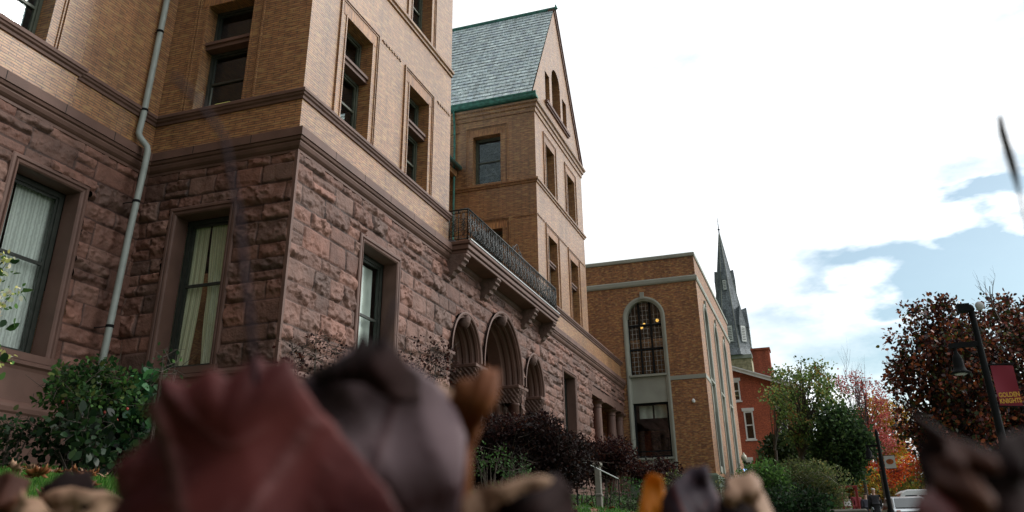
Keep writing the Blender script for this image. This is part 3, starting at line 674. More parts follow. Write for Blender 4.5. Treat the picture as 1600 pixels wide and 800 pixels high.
# hipped roofs over the other blocks
def hip(x0, x1, y0, y1, z, h, o=.35):
    b = MB(); x0 -= o; x1 += o; y0 -= o; y1 += o; m = (x0 + x1) / 2; k = (x1 - x0) / 2 * .55; cy = y0 + k
    b.poly([(x0, y0, z), (x1, y0, z), (m, cy, z + h)]); b.poly([(x0, y0, z), (m, cy, z + h), (m, y1, z + h), (x0, y1, z)]); b.poly([(x1, y0, z), (x1, y1, z), (m, y1, z + h), (m, cy, z + h)])
    b.poly([(x0, y0, z - .01), (x1, y0, z - .01), (x1, y1, z - .01), (x0, y1, z - .01)]); return b.build('roof', 'slate', hall)
hip(14.52, 23.05, 10.1, 26, 19.03, 7.2)
b = MB(); b.quad((-4.3, 13.9, 19.02), (14.2, 13.9, 19.02), (14.2, 20, 24), (-4.3, 20, 24)); b.quad((-4.3, 26.3, 19.02), (14.2, 26.3, 19.02), (14.2, 20, 24), (-4.3, 20, 24)); b.build('roof', 'slate', hall)
for q in ((40.85, 10.3, 8.95, 47.8, 26, 9.2), (23.06, 9.9, 8.86, 32.58, 14.15, 8.98)): MB().box(*q).build('terrace_floor', 'plain_roof', hall)

# -- loggia with three arches
LD = 1.05
apro = [(0, -.14), (.05, -.15), (.10, -.13), (.12, -.06), (.17, -.06), (.19, .02), (.15, .07), (.20, .13), (.25, .12), (.26, .2), (.22, .26), (.27, .33), (.32, .31), (.33, .42), (.30, .47), (.34, .56), (.37, .6), (.37, LD)]
for (c, hw, rise) in ARCH:
    n = 36; V = []; F = []
    for k in range(n + 1):
        th = math.pi * k / n
        for o, d in apro:
            V.append((c - (hw - o) * math.cos(th), SF + d, 5.6 + (rise - o) * (math.sin(th)) ** 1.0))
    m_ = len(apro)
    for k in range(n):
        for j in range(m_ - 1): i = k * m_ + j; F.append((i, i + 1, i + m_ + 1, i + m_))
    a = linkmesh('arch', V, F, 'brownstone_smooth', hall)
    # carved boss at the crown
    b = MB(); b.lathe((0, 0, 0), [(.02, -.2), (.10, -.16), (.14, -.05), (.15, .06), (.11, .16), (.03, .2)], 12)
    vv = [(c + x * 1.0 + .02 * math.sin(z * 40), SF + .0 + y * 1.5, 5.6 + rise - .27 + z * 1.1 + .02 * math.sin(x * 50 + y * 60)) for x, y, z in b.v]; linkmesh('keystone', vv, b.f, 'carved_stone', a, smooth=True)
def capital(cx, w, x_only=None):
    """foliate impost block over a cluster of shafts, running through the wall thickness"""
    root = MB(); ny = 44; nzc = 16; ring = []
    hw, hd = w / 2, LD / 2; cy = SF + hd - .04
    V = []; F = []; per = 96
    for j in range(nzc + 1):
        t = j / nzc; z = 4.98 + .5 * t; grow = .80 + .22 * t ** 1.5
        for i in range(per):
            a = 2 * math.pi * i / per; ca, sa = math.cos(a), math.sin(a); k = (abs(ca) ** 6 + abs(sa) ** 6) ** (-1 / 6)
            bump = 1 + .05 * math.sin(i * 0.785 * 1.0 + 3 * math.sin(t * 7)) * math.sin(t * math.pi) + .05 * math.sin(i * 1.57 + t * 16) * (t < .95) 
            V.append((cx + ca * k * hw * grow * bump, cy + sa * k * hd * (grow * .5 + .5) * bump, z))
    for j in range(nzc):
        for i in range(per): q = j * per; F.append((q + i, q + (i + 1) % per, q + per + (i + 1) % per, q + per + i))
    c = linkmesh('capital', V, F, 'carved_stone', hall)
    b = MB(); b.bevbox(cx - hw * 1.06, cy - hd * 1.06, 5.48, cx + hw * 1.06, cy + hd * 1.02, 5.60, .02); b.build('impost', 'brownstone_smooth', c)
    return cx
for cx, w in ((23.33, .86), (26.05, 1.05), (30.32, 1.05), (32.95, .86)):
    capital(cx, w); cy = SF + LD / 2
    for sx, sy in ((-1, -1), (1, -1), (-1, 1), (1, 1), (0, -1), (0, 1)):
        b = MB(); x, y = cx + sx * w * .26, cy + sy * .34
        b.lathe((x, y, 0), [(.20, 2.5), (.20, 2.62), (.15, 2.68), (.19, 2.76), (.145, 2.84), (.145, 4.88), (.17, 4.90), (.17, 4.94), (.145, 4.985)], 14)
        b.build('column', 'brownstone_smooth', hall, smooth=True)
    b = MB(); b.bevbox(cx - w * .55, SF - .02, 1.6, cx + w * .55, SF + LD + .05, 2.5, .03); b.build('pedestal', 'brownstone_smooth', hall)
# rubble spandrels on the room side, loggia walls, floor and ceiling
b = MB(); wall(b, front(SF + LD), 23.0, 33.2, 2.0, 8.3, [(c - hw + .37, c + hw - .37, 2.0, arch_top(c, hw - .37, 5.6, rise - .37)) for c, hw, rise in ARCH], depth=.02)
wall(b, front(14.0), 23.0, 33.2, 2.0, 8.3, [(27.3, 29.0, 2.3, 4.9)], depth=.3); b.quad((23.0, SF + LD, 2), (23.0, 14, 2), (23.0, 14, 8.3), (23.0, SF + LD, 8.3)); b.quad((33.2, SF + LD, 2), (33.2, 14, 2), (33.2, 14, 8.3), (33.2, SF + LD, 8.3))
b.quad((23.0, SF + LD, 8.25), (33.2, SF + LD, 8.25), (33.2, 14, 8.25), (23, 14, 8.25)); b.quad((23.0, 9.0, 2.3), (33.2, 9.0, 2.3), (33.2, 14, 2.3), (23, 14, 2.3)); b.quad((27.3, 14.3, 2.3), (29, 14.3, 2.3), (29, 14.3, 4.9), (27.3, 14.3, 4.9))
b.build('loggia_room', 'brownstone_smooth', hall)

# -- balcony
bal = MB(); B0, B1, BY = 23.0, 32.95, 9.40
z = 8.72
bal.bevbox(B0, BY - .06, 8.78, B1, SF + .0, 8.90, .02); bal.bevbox(B0 + .04, BY, 8.62, B1 - .04, SF, 8.778, .02); bal.bevbox(B0 + .09, BY + .06, 8.50, B1 - .09, SF, 8.618, .02)
bo = bal.build('balcony', 'brownstone_smooth', hall)
b = MB(); b.box(B0 + .05, BY - .075, 8.905, B1 - .05, BY + .02, 8.945); b.build('edge_trim', 'pale_metal', bo)
for x in (23.25, 26.05, 30.3, 32.65):
    b = MB(); pr = [(0, 8.50), (.66, 8.50), (.68, 8.42), (.60, 8.36), (.62, 8.28), (.54, 8.24), (.50, 8.14), (.40, 8.10), (.38, 8.0), (.26, 7.96), (.20, 7.84), (.10, 7.80), (0, 7.74)]
    i = 0; V = []
    for xx, k in ((x - .17, 1), (x - .13, 1.04), (x + .13, 1.04), (x + .17, 1)): V += [(xx, SF - o * k, zz) for o, zz in pr]
    n = len(pr); F = [(r * n + q, r * n + (q + 1) % n, (r + 1) * n + (q + 1) % n, (r + 1) * n + q) for r in range(3) for q in range(n)] + [tuple(range(n)), tuple(range(3 * n, 4 * n))]
    o = linkmesh('bracket', V, F, 'carved_stone', bo)
# wrought-iron railing
def scroll(b, P, cx, cz, r, turns, a0, sgn, rad=.011, n=14):
    pts = []
    for k in range(n + 1):
        t = k / n; a = a0 + sgn * turns * 2 * math.pi * t; rr_ = r * (1 - .78 * t); pts.append(P(cx + rr_ * math.cos(a), cz + rr_ * math.sin(a)))
    b.tube(pts, rad, 5, cap=False)
def railing(P, L_, name, parent, seed):
    """P(u, z) -> point; ironwork of paired scrolls between posts"""
    r = random.Random(seed); b = MB(); zb, zt = 8.98, 9.98
    b.tube([P(0, zb), P(L_, zb)], .018, 6); b.tube([P(0, zb + .12), P(L_, zb + .12)], .010, 5); b.tube([P(0, zt - .12), P(L_, zt - .12)], .010, 5)
    b.tube([P(0, zt), P(L_, zt)], .028, 8)
    npan = max(1, round(L_ / .42)); w = L_ / npan
    for k in range(npan + 1): b.tube([P(k * w, zb - .03), P(k * w, zt)], .015 if k % 3 else .024, 6)
    for k in range(npan):
        u = k * w; m = u + w / 2
        for s in (-1, 1):
            for (fx, cz, rr_, a0) in ((.24, 9.30, .115, -90), (.24, 9.62, .115, 90), (.10, 9.46, .07, 0)):
                scroll(b, P, m + s * fx * w, cz, rr_, 1.35, R(a0), s * (1 if a0 < 0 else -1))
            b.tube([P(m + s * .02, zb + .12), P(m + s * .06, 9.3), P(m + s * .02, 9.46), P(m + s * .06, 9.62), P(m + s * .02, zt - .12)], .009, 5)
            for q in (0.12, .3, .43): b.tube([P(m + s * q * w, zt - .12), P(m + s * q * w, zt)], .009, 5)
            for q in (0.2, .38): b.tube([P(m + s * q * w, zb), P(m + s * q * w, zb + .12)], .009, 5)
        b.tube([P(m, zb + .12), P(m, zt - .12)], .010, 5)
    return b.build(name, 'iron', parent, smooth=True)
RY = BY + .06
railing(lambda u, z: (B0 + .12 + u, RY, z), B1 - B0 - .24, 'railing', bo, 3)
railing(lambda u, z: (B0 + .12, RY + u, z), BF - RY, 'railing', bo, 4)
railing(lambda u, z: (B1 - .12, RY + u, z), BF - RY, 'railing', bo, 5)
b = MB()
Pc = lambda u, z: (27.9 + u, RY + .0, z)
for s in (-1, 1):
    scroll(b, Pc, s * .18, 10.12, .14, 1.3, R(-90), s); scroll(b, Pc, s * .42, 10.08, .09, 1.3, R(-90), s); b.tube([Pc(s * .6, 10.0), Pc(s * .3, 10.16), Pc(0, 10.34)], .012, 5)
b.build('railing_crest', 'iron', bo, smooth=True)

# -- porch with two columns at the far end
b = MB(); b.box(40.97, SF - .02, 7.0, XE - .02, SF + .55, 7.45 + .0); b.build('lintel', 'brownstone_smooth', hall)
for x in (43.05, 46.2, 48.1):
    b = MB(); b.lathe((x, SF + .27, 0), [(.36, 2.4), (.36, 2.55), (.31, 2.6), (.34, 2.7), (.275, 2.78), (.275, 4.0), (.235, 6.62), (.27, 6.64), (.27, 6.68), (.24, 6.70), (.25, 6.78), (.36, 6.88), (.37, 6.90)], 20); b.box(x - .37, SF - .1, 6.90, x + .37, SF + .64, 6.998)
    b.build('column', 'brownstone_smooth', hall, smooth=False)
b = MB(); wall(b, front(13.4), 41.0, 48.39, 1.6, 8.6, [(43.4, 45.0, 2.4, 5.6)], depth=.3); b.quad((41.0, SF, 1.6), (41.0, 13.4, 1.6), (41.0, 13.4, 8.3), (41.0, SF, 8.3))
b.build('porch_wall', 'red_brick', hall)
b = MB(); b.box(40.9, 9.9, 1.5, 48.3, 13.4, 2.4); b.box(41.0, SF + .1, 7.46, 48.3, 13.4, 7.6); b.quad((43.4, 13.7, 2.4), (45, 13.7, 2.4), (45, 13.7, 5.6), (43.4, 13.7, 5.6)); b.build('porch_floor', 'brownstone_smooth', hall)

# -- downspout in the inner corner (its own thing? it is fixed to the hall: a part)
b = MB(); py = BL - .13
b.tube([(14.12, py, 19), (13.99, py, 13.0), (13.94, py, 9.72), (13.90, py, 9.14), (13.92, py - .05, 9.02), (13.99, py - .24, 8.78), (14.00, py - .27, 8.66), (13.99, py - .27, 8.2), (13.93, py - .24, 6.6), (13.87, py - .24, 4.5), (13.80, py - .24, 2.2)], .075, 12)
dp = b.build('rain_pipe', 'pipe_paint', hall, smooth=True)
for z, y, x in ((9.75, py, 13.94), (7.35, py - .25, 13.955), (4.45, py - .24, 13.87), (12.0, py, 13.965)):
    b = MB(); b.lathe((x, y, z), [(.082, 0), (.088, .01), (.088, .05), (.082, .06)], 12); b.tube([(x, y, z + .03), (x - .02, SL + .0, z + .03)], .012, 6); b.build('pipe_clip', 'black_metal', dp)
b = MB(); b.tube([(14.22, SL - .12, 8.2), (14.2, SL - .12, 2.5)], .018, 6); b.build('cable', 'black_metal', hall)

# ================================================================== brick annex with the arched window
AX, AY, ZT = 48.42, 5.42, 16.05
ann = thing('brick_annex', 'flat-roofed orange brick annex with a tall arched leaded window in a limestone frame', 'building', (57, 12, 0))
Tw = side(AX); Tn = front(AY)
fy0, fy1 = 7.42, 9.85       # limestone frame on the west face (world Y), 10 = hall front line
wc = 8.62; whw = 1.02
fc = (fy0 + fy1) / 2
b = MB()
wall(b, Tw, AY, 24.0, 1.0, ZT - .22, [(fy0 + .04, fy1 - .04, 3.7, arch_top(fc, 1.17, 12.42, 1.2))], depth=.05)
BAYS = [51.62, 56.7, 61.8]; bw = .98
wall(b, Tn, AX, 66.4, 1.0, ZT - .22, [(c - bw + .02, c + bw - .02, 3.9, arch_top(c, bw - .02, 12.55, .95)) for c in BAYS], depth=.35)
b.quad((66.4, AY, 1), (66.4, 24, 1), (66.4, 24, ZT - .22), (66.4, AY, ZT - .22)); b.quad((AX, 24, 1), (66.4, 24, 1), (66.4, 24, ZT - .22), (AX, 24, ZT - .22))
b.build('brick_wall', 'orange_brick', ann)
b = MB(); b.box(AX + .5, AY + .5, ZT - .9, 66.0, 23.8, ZT - .7); b.box(AX + .7, AY + .7, 8.2, 66.0, 23.8, 8.35)
b.build('roof', 'plain_roof', ann)
sweep('coping', [(-.3, ZT - .21), (.05, ZT - .22), (.07, ZT - .18), (.07, ZT - .02), (.0, ZT + .03), (-.3, ZT + .03)], lambda o: [(AX - o, 24), (AX - o, AY - o), (66.4, AY - o)], 'limestone', ann)
sweep('belt_course', [(0, 14.32), (.06, 14.34), (.09, 14.42), (.09, 14.60), (.05, 14.66), (0, 14.68)], lambda o: [(AX - o, 24), (AX - o, AY - o), (66.4, AY - o)], 'limestone', ann)
b = MB(); b.box(AX - .03, AY - .03, 8.70, AX + .01, fy0, 8.93); b.box(AX + .012, AY - .03, 8.70, 50.5, AY + .02, 8.93); b.build('belt_course', 'limestone', ann)
sweep('plinth', [(0, 3.68), (.06, 3.62), (.10, 3.56), (.10, 1.0)], lambda o: [(AX - o, 10.05), (AX - o, AY - o), (66.4, AY - o)], 'limestone_green', ann)
b = MB(); b.box(54, 14, ZT - .5, 58, 18, ZT + .9); b.build('roof_box', 'plain_roof', ann)
# limestone window frame on the west face
def arch_frame(T, c, hw_o, hw_i, sp, rise_o, rise_i, zb, pr, dep, m, parent, name='window_surround'):
    prof = [(0, 0.0), (0, -pr), (.35, -pr - .02), (.7, -pr), (.85, -pr + .03), (1, -pr + .03), (1, dep)]
    V = []; F = []; n = 24; rows = []
    path = [(-1, zb, None)] + [(None, None, math.pi * k / n) for k in range(n + 1)] + [(1, zb, None)]
    for s, z, th in path:
        for q, d in prof:
            hw = hw_o + (hw_i - hw_o) * q; rs = rise_o + (rise_i - rise_o) * q
            V.append(T(c + s * hw, z, d) if th is None else T(c - hw * math.cos(th), sp + rs * math.sin(th), d))
    m_ = len(prof)
    for k in range(len(path) - 1):
        for j in range(m_ - 1): i = k * m_ + j; F.append((i, i + 1, i + m_ + 1, i + m_))
    return linkmesh(name, V, F, m, parent)
wf = arch_frame(Tw, fc, 1.24, 1.0, 12.42, 1.24, 1.0, 3.7, .05, .38, 'limestone', ann)
b = MB(); tbox(b, Tw, fc - .12, fc + .12, 13.52, 13.92, -.13, .02); b.build('keystone', 'limestone', wf)
b = MB(); tbox(b, Tw, fc - 1.0, fc + 1.0, 7.55, 9.0, .04, .3); tbox(b, Tw, fc - 1.06, fc + 1.06, 9.0, 9.12, -.09, .35); b.build('panel', 'limestone', wf); b = MB(); tbox(b, Tw, fc - 1.0, fc + 1.0, 3.7, 4.5, .04, .3); tbox(b, Tw, fc - 1.06, fc + 1.06, 4.5, 4.6, -.09, .35); b.build('panel', 'limestone', wf)
def leaded(T, c, hw, z0, sp, rise, parent, cols=3, rails=(), rows=5, d=.2):
    """metal window: mullions, rails and fine lead cames that follow the arch"""
    top = arch_top(c, hw, sp, rise); b = MB()
    for k in range(1, cols):
        u = c - hw + 2 * hw * k / cols; tbox(b, T, u - .05, u + .05, z0, top(u) + .0, d, d + .1)
    for z in rails: tbox(b, T, c - hw, c + hw, z - .06, z + .06, d - .005, d + .095)
    tbox(b, T, c - hw, c - hw + .05, z0, sp, d + .01, d + .1); tbox(b, T, c + hw - .05, c + hw, z0, sp, d + .01, d + .1); tbox(b, T, c - hw + .05, c + hw - .05, z0, z0 + .08, d, d + .1)
    o = b.build('window', 'black_metal', parent)
    l = MB(); cw = 2 * hw / cols
    for k in range(cols):
        a = c - hw + cw * k
        for q in (.33, .67):
            u = a + cw * q; tbox(l, T, u - .008, u + .008, z0, min(top(u - .02), top(u + .02)), d + .03, d + .05)
        z = z0 + .25
        while z < sp + rise:
            for (p, q) in ((.15, .85),):
                ua, ub = a + cw * p, a + cw * q
                if top(ua) > z and top(ub) > z: tbox(l, T, ua, ub, z - .008, z + .008, d + .028, d + .048)
            z += .27
    l.build('lead_came', 'lead', o)
    g = MB(); n = 16
    for k in range(n):
        a, q = c - hw + 2 * hw * k / n, c - hw + 2 * hw * (k + 1) / n; g.quad(T(a, z0, d + .06), T(q, z0, d + .06), T(q, top(q), d + .06), T(a, top(a), d + .06))
    g.build('pane', 'glass', o)
    return o
simple('lead', (0.42, 0.43, 0.42), 0.5)
leaded(Tw, fc, 1.0, 9.12, 12.42, 1.0, ann, rails=(12.0, 10.6))
w = sash(Tw, fc - 1.0, fc + 1.0, 4.6, 7.55, ann, d=.12, rail=4.95, fr='black_metal', fw_=.06)
curtain(Tw, fc + .0, fc + .75, 6.75, 7.45, .5, 'pale_shade', w, folds=3); curtain(Tw, fc - .8, fc - .1, 6.75, 7.45, .52, 'pale_shade', w, folds=3)
for yy, zz in ((8.78, 12.18), (7.98, 12.36), (8.95, 12.02)):
    b = MB(); b.lathe((AX + .75, yy, zz - .10), [(.01, 0), (.07, .03), (.10, .10), (.07, .17), (.01, .2)], 12)
    o = b.build('hanging_lamp', 'warm_lamp', None, smooth=True, base=(AX + .75, yy, zz))
    lb = {8.78: 'middle glowing amber globe lamp behind the arched leaded window', 7.98: 'rightmost glowing amber globe lamp behind the arched leaded window', 8.95: 'lowest glowing amber globe lamp behind the arched leaded window'}[yy]
    tag(o, lb, 'lamp', 'amber lamps behind the arched window')
    b = MB(); b.tube([(AX + .75, yy, zz + .1), (AX + .75, yy, 15.1)], .01, 5); b.build('cord', 'black_metal', o)
for k, c in enumerate(BAYS):
    s = arch_frame(Tn, c, bw + .18, bw - .06, 12.55, 1.12, .9, 3.9, .05, .3, 'limestone', ann)
    b = MB(); tbox(b, Tn, c - bw + .06, c + bw - .06, 7.4, 8.95, .12, .3); tbox(b, Tn, c - bw + .06, c + bw - .06, 8.95, 9.07, -.06, .32); b.build('panel', 'limestone', s); b = MB(); tbox(b, Tn, c - bw + .06, c + bw - .06, 3.9, 4.3, .05, .3); b.build('panel', 'limestone', s); b = MB(); tbox(b, Tn, c - .1, c + .1, 13.55, 13.9, -.12, .01); b.build('keystone', 'limestone', s)
    leaded(Tn, c, bw - .06, 9.07, 12.55, .88, ann, rails=(11.9, 10.5), d=.18)
    sash(Tn, c - bw + .07, c + bw - .07, 4.3, 7.4, ann, d=.12, fr='black_metal', fw_=.06)
b = MB(); b.lathe((AX - .12, 6.22, 7.36), [(.03, 0), (.085, .03), (.10, .12), (.07, .18), (.02, .2)], 12); b.box(AX - .12, 6.18, 7.52, AX, 6.26, 7.60); b.build('wall_light', 'white_paint', ann)

# ================================================================== far buildings
def at(x, y, D):
    """point seen at photo pixel (x, y) at distance D from the camera"""
    d = rt * ((x - 800) / 1315.294) + up * ((267 - y) / 1315.294) + fw
    return d.normalized() * D
# red brick house, gable end towards us
RX = 78.5
house = thing('brick_house', 'red brick house with white rake boards, white-framed windows and a broad brick chimney', 'building', (RX, 5, 2))
ridge_y = 9.4; rk = lambda y: 12.75 + (min(y, 2 * ridge_y - y) - 1.1) * 0.37
b = MB(); Th = side(RX)
hw_ = [(5.0, 5.98, 8.45, 11.1), (5.85, 6.65, 11.75, 13.75), (2.2, 3.1, 8.45, 11.1), (2.6, 3.4, 4.6, 7.0), (5.6, 6.5, 4.6, 7.0)]
wall(b, Th, 1.1, 17.7, 1.0, rk, [(a + .1, c - .1, p + .12, q - .15) for a, c, p, q in hw_], depth=.15)
b.quad((RX, 1.1, 1), (96, 1.1, 1), (96, 1.1, 12.75), (RX, 1.1, 12.75)); b.quad((96, 1.1, 1), (96, 17.7, 1), (96, 17.7, 12.7), (96, 1.1, 12.7))
b.build('wall', 'red_brick', house)
b = MB(); 
for s in (0, 1):
    y0, y1 = (0.7, ridge_y) if s == 0 else (18.1, ridge_y)
    z0, z1 = 12.75 - .15, rk(ridge_y)
    V8 = [(RX - .35, y0, z0), (96.4, y0, z0), (96.4, y1, z1), (RX - .35, y1, z1)]; V9 = [(x, y, z + .2) for x, y, z in V8]; i = len(b.v); b.v += V8 + V9
    b.f += [(i, i + 1, i + 2, i + 3), (i + 4, i + 5, i + 6, i + 7), (i, i + 4, i + 5, i + 1), (i + 3, i + 2, i + 6, i + 7), (i + 1, i + 5, i + 6, i + 2), (i, i + 3, i + 7, i + 4)]
rf = b.build('roof', 'plain_roof', house)
b = MB()
for (y0, z0, y1, z1) in ((0.6, 12.35, ridge_y, rk(ridge_y) - .2), (18.2, 12.35, ridge_y, rk(ridge_y) - .2)):
    for dx, w, th in ((-.42, .40, .06), (-.50, .12, .14)):
        V8 = [(RX + dx, y0, z0 + (.40 - w)), (RX + dx, y1, z1 + (.40 - w)), (RX + dx, y1, z1 + .4), (RX + dx, y0, z0 + .4)]; V9 = [(x + th, y, z) for x, y, z in V8]; i = len(b.v); b.v += V8 + V9
        b.f += [(i, i + 1, i + 2, i + 3), (i + 4, i + 7, i + 6, i + 5), (i, i + 4, i + 5, i + 1), (i + 3, i + 2, i + 6, i + 7), (i + 1, i + 5, i + 6, i + 2), (i, i + 3, i + 7, i + 4)]
b.build('rake_board', 'white_paint', rf)
b = MB(); b.box(RX + .6, 3.05, 12, RX + 2.2, 4.55, 16.3); b.box(RX + .5, 2.95, 16.3, RX + 2.3, 4.65, 16.48); b.build('chimney', 'red_brick', rf)
for a, c, p, q in hw_:
    b = MB()
    tbox(b, Th, a + .1, a + .22, p + .12, q - .15, -.03, .14); tbox(b, Th, c - .22, c - .1, p + .12, q - .15, -.03, .14); tbox(b, Th, a + .22, c - .22, q - .27, q - .15, -.03, .14); tbox(b, Th, a + .22, c - .22, p + .12, p + .22, -.03, .14)
    tbox(b, Th, a + .22, c - .22, (p + q) / 2 - .04, (p + q) / 2 + .04, .03, .12); tbox(b, Th, a - .03, c + .03, q - .15, q + .12, -.06, .1); tbox(b, Th, a, c, p, p + .12, -.09, .1)
    w = b.build('window', 'white_paint', house); g = MB(); g.quad(Th(a + .2, p + .2, .1), Th(c - .2, p + .2, .1), Th(c - .2, q - .2, .1), Th(a + .2, q - .2, .1)); g.build('pane', 'glass', w)
b = MB(); b.quad((RX + 2, 1.3, 1), (RX + 2, 17.5, 1), (RX + 2, 17.5, 12.6), (RX + 2, 1.3, 12.6)); b.build('inner_wall', 'dark_interior', house)
# church
CX, CY = 171, 13.3
ch = thing('church', 'grey slate church spire with small white louvred dormers above a yellow stone tower', 'church', (CX, CY, 3))
b = MB(); b.box(CX - 3.4, CY - 3.4, 2, CX + 3.4, CY + 3.4, 33.2); b.box(CX + 3.4, CY - 7, 2, CX + 40, CY + 7, 14); tw = b.build('tower', 'yellow_stone', ch)
b = MB()
for k in range(7):
    y = CY - 3.0 + k * 1.0; b.poly([(CX - 3.44, y - .42, 33.1), (CX - 3.44, y + .42, 33.1), (CX - 3.44, y + .3, 32.3), (CX - 3.44, y, 31.9), (CX - 3.44, y - .3, 32.3)])
b.build('frieze', 'yellow_stone', tw)
b = MB(); b.box(CX - 3.6, CY - 3.6, 33.2, CX + 3.6, CY + 3.6, 33.9); b.build('cornice', 'limestone', tw)
NS = 8; ap = 60.2; r0 = 4.1
V = []; UV = []; F = []
for k in range(NS):
    a0, a1 = math.pi / 8 + 2 * math.pi * k / 8, math.pi / 8 + 2 * math.pi * (k + 1) / 8
    i = len(V)
    for (r, z) in ((r0 * 1.08, 33.9), (r0 * .96, 35.2), (.07, ap)):
        for a in (a0, a1): V.append((CX + r * math.cos(a), CY + r * math.sin(a), z)); UV.append(((a - a0) * r, z))
    F += [(i, i + 1, i + 3, i + 2), (i + 2, i + 3, i + 5, i + 4)]
sp = linkmesh('spire', V, F, 'spire_slate', ch, uv=UV)
b = MB()
for k in range(NS):
    a = math.pi / 8 + 2 * math.pi * k / 8; b.tube([(CX + r0 * .96 * math.cos(a), CY + r0 * .96 * math.sin(a), 35.2), (CX + .1 * math.cos(a), CY + .1 * math.sin(a), ap - .3)], .07, 5)
b.build('ridge_strip', 'limestone', sp)
b = MB(); b.tube([(CX, CY, ap - .3), (CX, CY, ap + .6), (CX, CY, ap + 1.2), (CX, CY, ap + 4.0)], [.12, .10, .08, .02], 6); b.lathe((CX, CY, ap + .7), [(.05, -.2), (.24, -.08), (.24, .08), (.05, .2)], 8); b.build('finial', 'black_metal', sp)
def rad(z): return r0 * .96 * (ap - z) / (ap - 35.2) * math.cos(math.pi / 8)
for zb, hh, ww, dirs in ((36.4, 3.4, 1.5, (180, 270, 90, 225)), (47.2, 2.3, .9, (180, 270, 90, 0))):
    for dg in dirs:
        a = R(dg); ca, sa = math.cos(a), math.sin(a); r = rad(zb) + .12; rb = rad(zb + hh + 3.2)
        Q = lambda u, z, d: (CX + ca * d - sa * u, CY + sa * d + ca * u, z)
        b = MB(); h2 = ww / 2
        b.quad(Q(-h2, zb, r), Q(h2, zb, r), Q(h2, zb + hh, r), Q(-h2, zb + hh, r)); b.quad(Q(-h2, zb, r), Q(-h2, zb + hh, r), Q(-h2, zb + hh, r - 1.6), Q(-h2, zb, r - 1.0)); b.quad(Q(h2, zb, r), Q(h2, zb + hh, r), Q(h2, zb + hh, r - 1.6), Q(h2, zb, r - 1.0))
        b.poly([Q(-h2 * 1.15, zb + hh, r + .05), Q(h2 * 1.15, zb + hh, r + .05), Q(0, zb + hh + 2.7 * ww, r - .1)]); b.poly([Q(-h2 * 1.15, zb + hh, r + .05), Q(0, zb + hh + 2.7 * ww, r - .1), Q(0, zb + hh + 2.4 * ww, r - 1.6), Q(-h2 * 1.15, zb + hh, r - 1.5)]); b.poly([Q(h2 * 1.15, zb + hh, r + .05), Q(0, zb + hh + 2.7 * ww, r - .1), Q(0, zb + hh + 2.4 * ww, r - 1.6), Q(h2 * 1.15, zb + hh, r - 1.5)])
        d_ = b.build('dormer', 'spire_slate', sp)
        b = MB(); b.quad(Q(-h2 * .72, zb + .2, r + .03), Q(h2 * .72, zb + .2, r + .03), Q(h2 * .72, zb + hh - .1, r + .03), Q(-h2 * .72, zb + hh - .1, r + .03)); z = zb + .5
        b.build('louvre_panel', 'white_paint', d_); b = MB()
        while z < zb + hh - .4: b.quad(Q(-h2 * .5, z, r + .05), Q(h2 * .5, z, r + .05), Q(h2 * .5, z + .13, r + .05), Q(-h2 * .5, z + .13, r + .05)); z += .32
        b.build('louvre', 'plain_roof', d_)

# ================================================================== planting
LEAFSHAPES = {
 'oval': [(0, 0), (.28, .25), (.33, .55), (.18, .85), (0, 1), (-.18, .85), (-.33, .55), (-.28, .25)],
 'tri': [(0, 0), (.4, .45), (0, 1), (-.4, .45)],
 'thin': [(0, 0), (.12, .4), (0, 1), (-.12, .4)]}
def leaves(P, D, size, shape, cols, jitter=.25, seed=1, droop=0.0):
    """P: (n,3) leaf positions; D: (n,3) rough outward directions"""
    r = np.random.default_rng(seed); n = len(P); S_ = np.array(LEAFSHAPES[shape]); k = len(S_)
    A = D + r.normal(0, .8, (n, 3)); A[:, 2] -= droop; A /= np.linalg.norm(A, axis=1)[:, None] + 1e-9
    Bv = r.normal(0, 1, (n, 3)); Bv = np.cross(A, Bv); Bv /= np.linalg.norm(Bv, axis=1)[:, None] + 1e-9
    Nn = np.cross(A, Bv); s = size * r.uniform(.6, 1.3, n)
    V = P[:, None, :] + (S_[None, :, 0, None] * Bv[:, None, :] + S_[None, :, 1, None] * A[:, None, :]) * s[:, None, None]
    V += Nn[:, None, :] * (np.abs(S_[:, 0])[None, :, None] * .35 * s[:, None, None])
    F = np.arange(n * k).reshape(n, k)
    c = np.array([c[:3] for c in cols]); w = np.array([c[3] if len(c) > 3 else 1 for c in cols], float); w /= w.sum()
    T = c[r.choice(len(c), n, p=w)] * r.uniform(1 - jitter, 1 + jitter, (n, 1)) * (1 + r.normal(0, .05, (n, 3)))
    if TONE and sum(map(len, TONE)) == n: T = T * np.concatenate(TONE)[:, None]
    return V.reshape(-1, 3), F, np.repeat(np.clip(T, 0, 1), k, axis=0)
TONE = []
def cluster_points(cl, per, seed, shell=.5):
    """cl: list of (x, y, z, r); points biased to each clump's outside"""
    r = np.random.default_rng(seed); Ps = []; Ds = []; TONE.clear()
    for (x, y, z, q) in cl:
        n = max(4, int(per * q * q)); d = r.normal(0, 1, (n, 3)); d /= np.linalg.norm(d, axis=1)[:, None]
        TONE.append(np.full(n, r.uniform(.6, 1.45))); k = r.uniform(0, 1, (n, 1)) ** shell; Ps.append(np.array([x, y, z]) + d * k * q * np.array([1, 1, .8])); Ds.append(d * .8 + np.array([0, 0, .15]))
    return np.concatenate(Ps), np.concatenate(Ds)
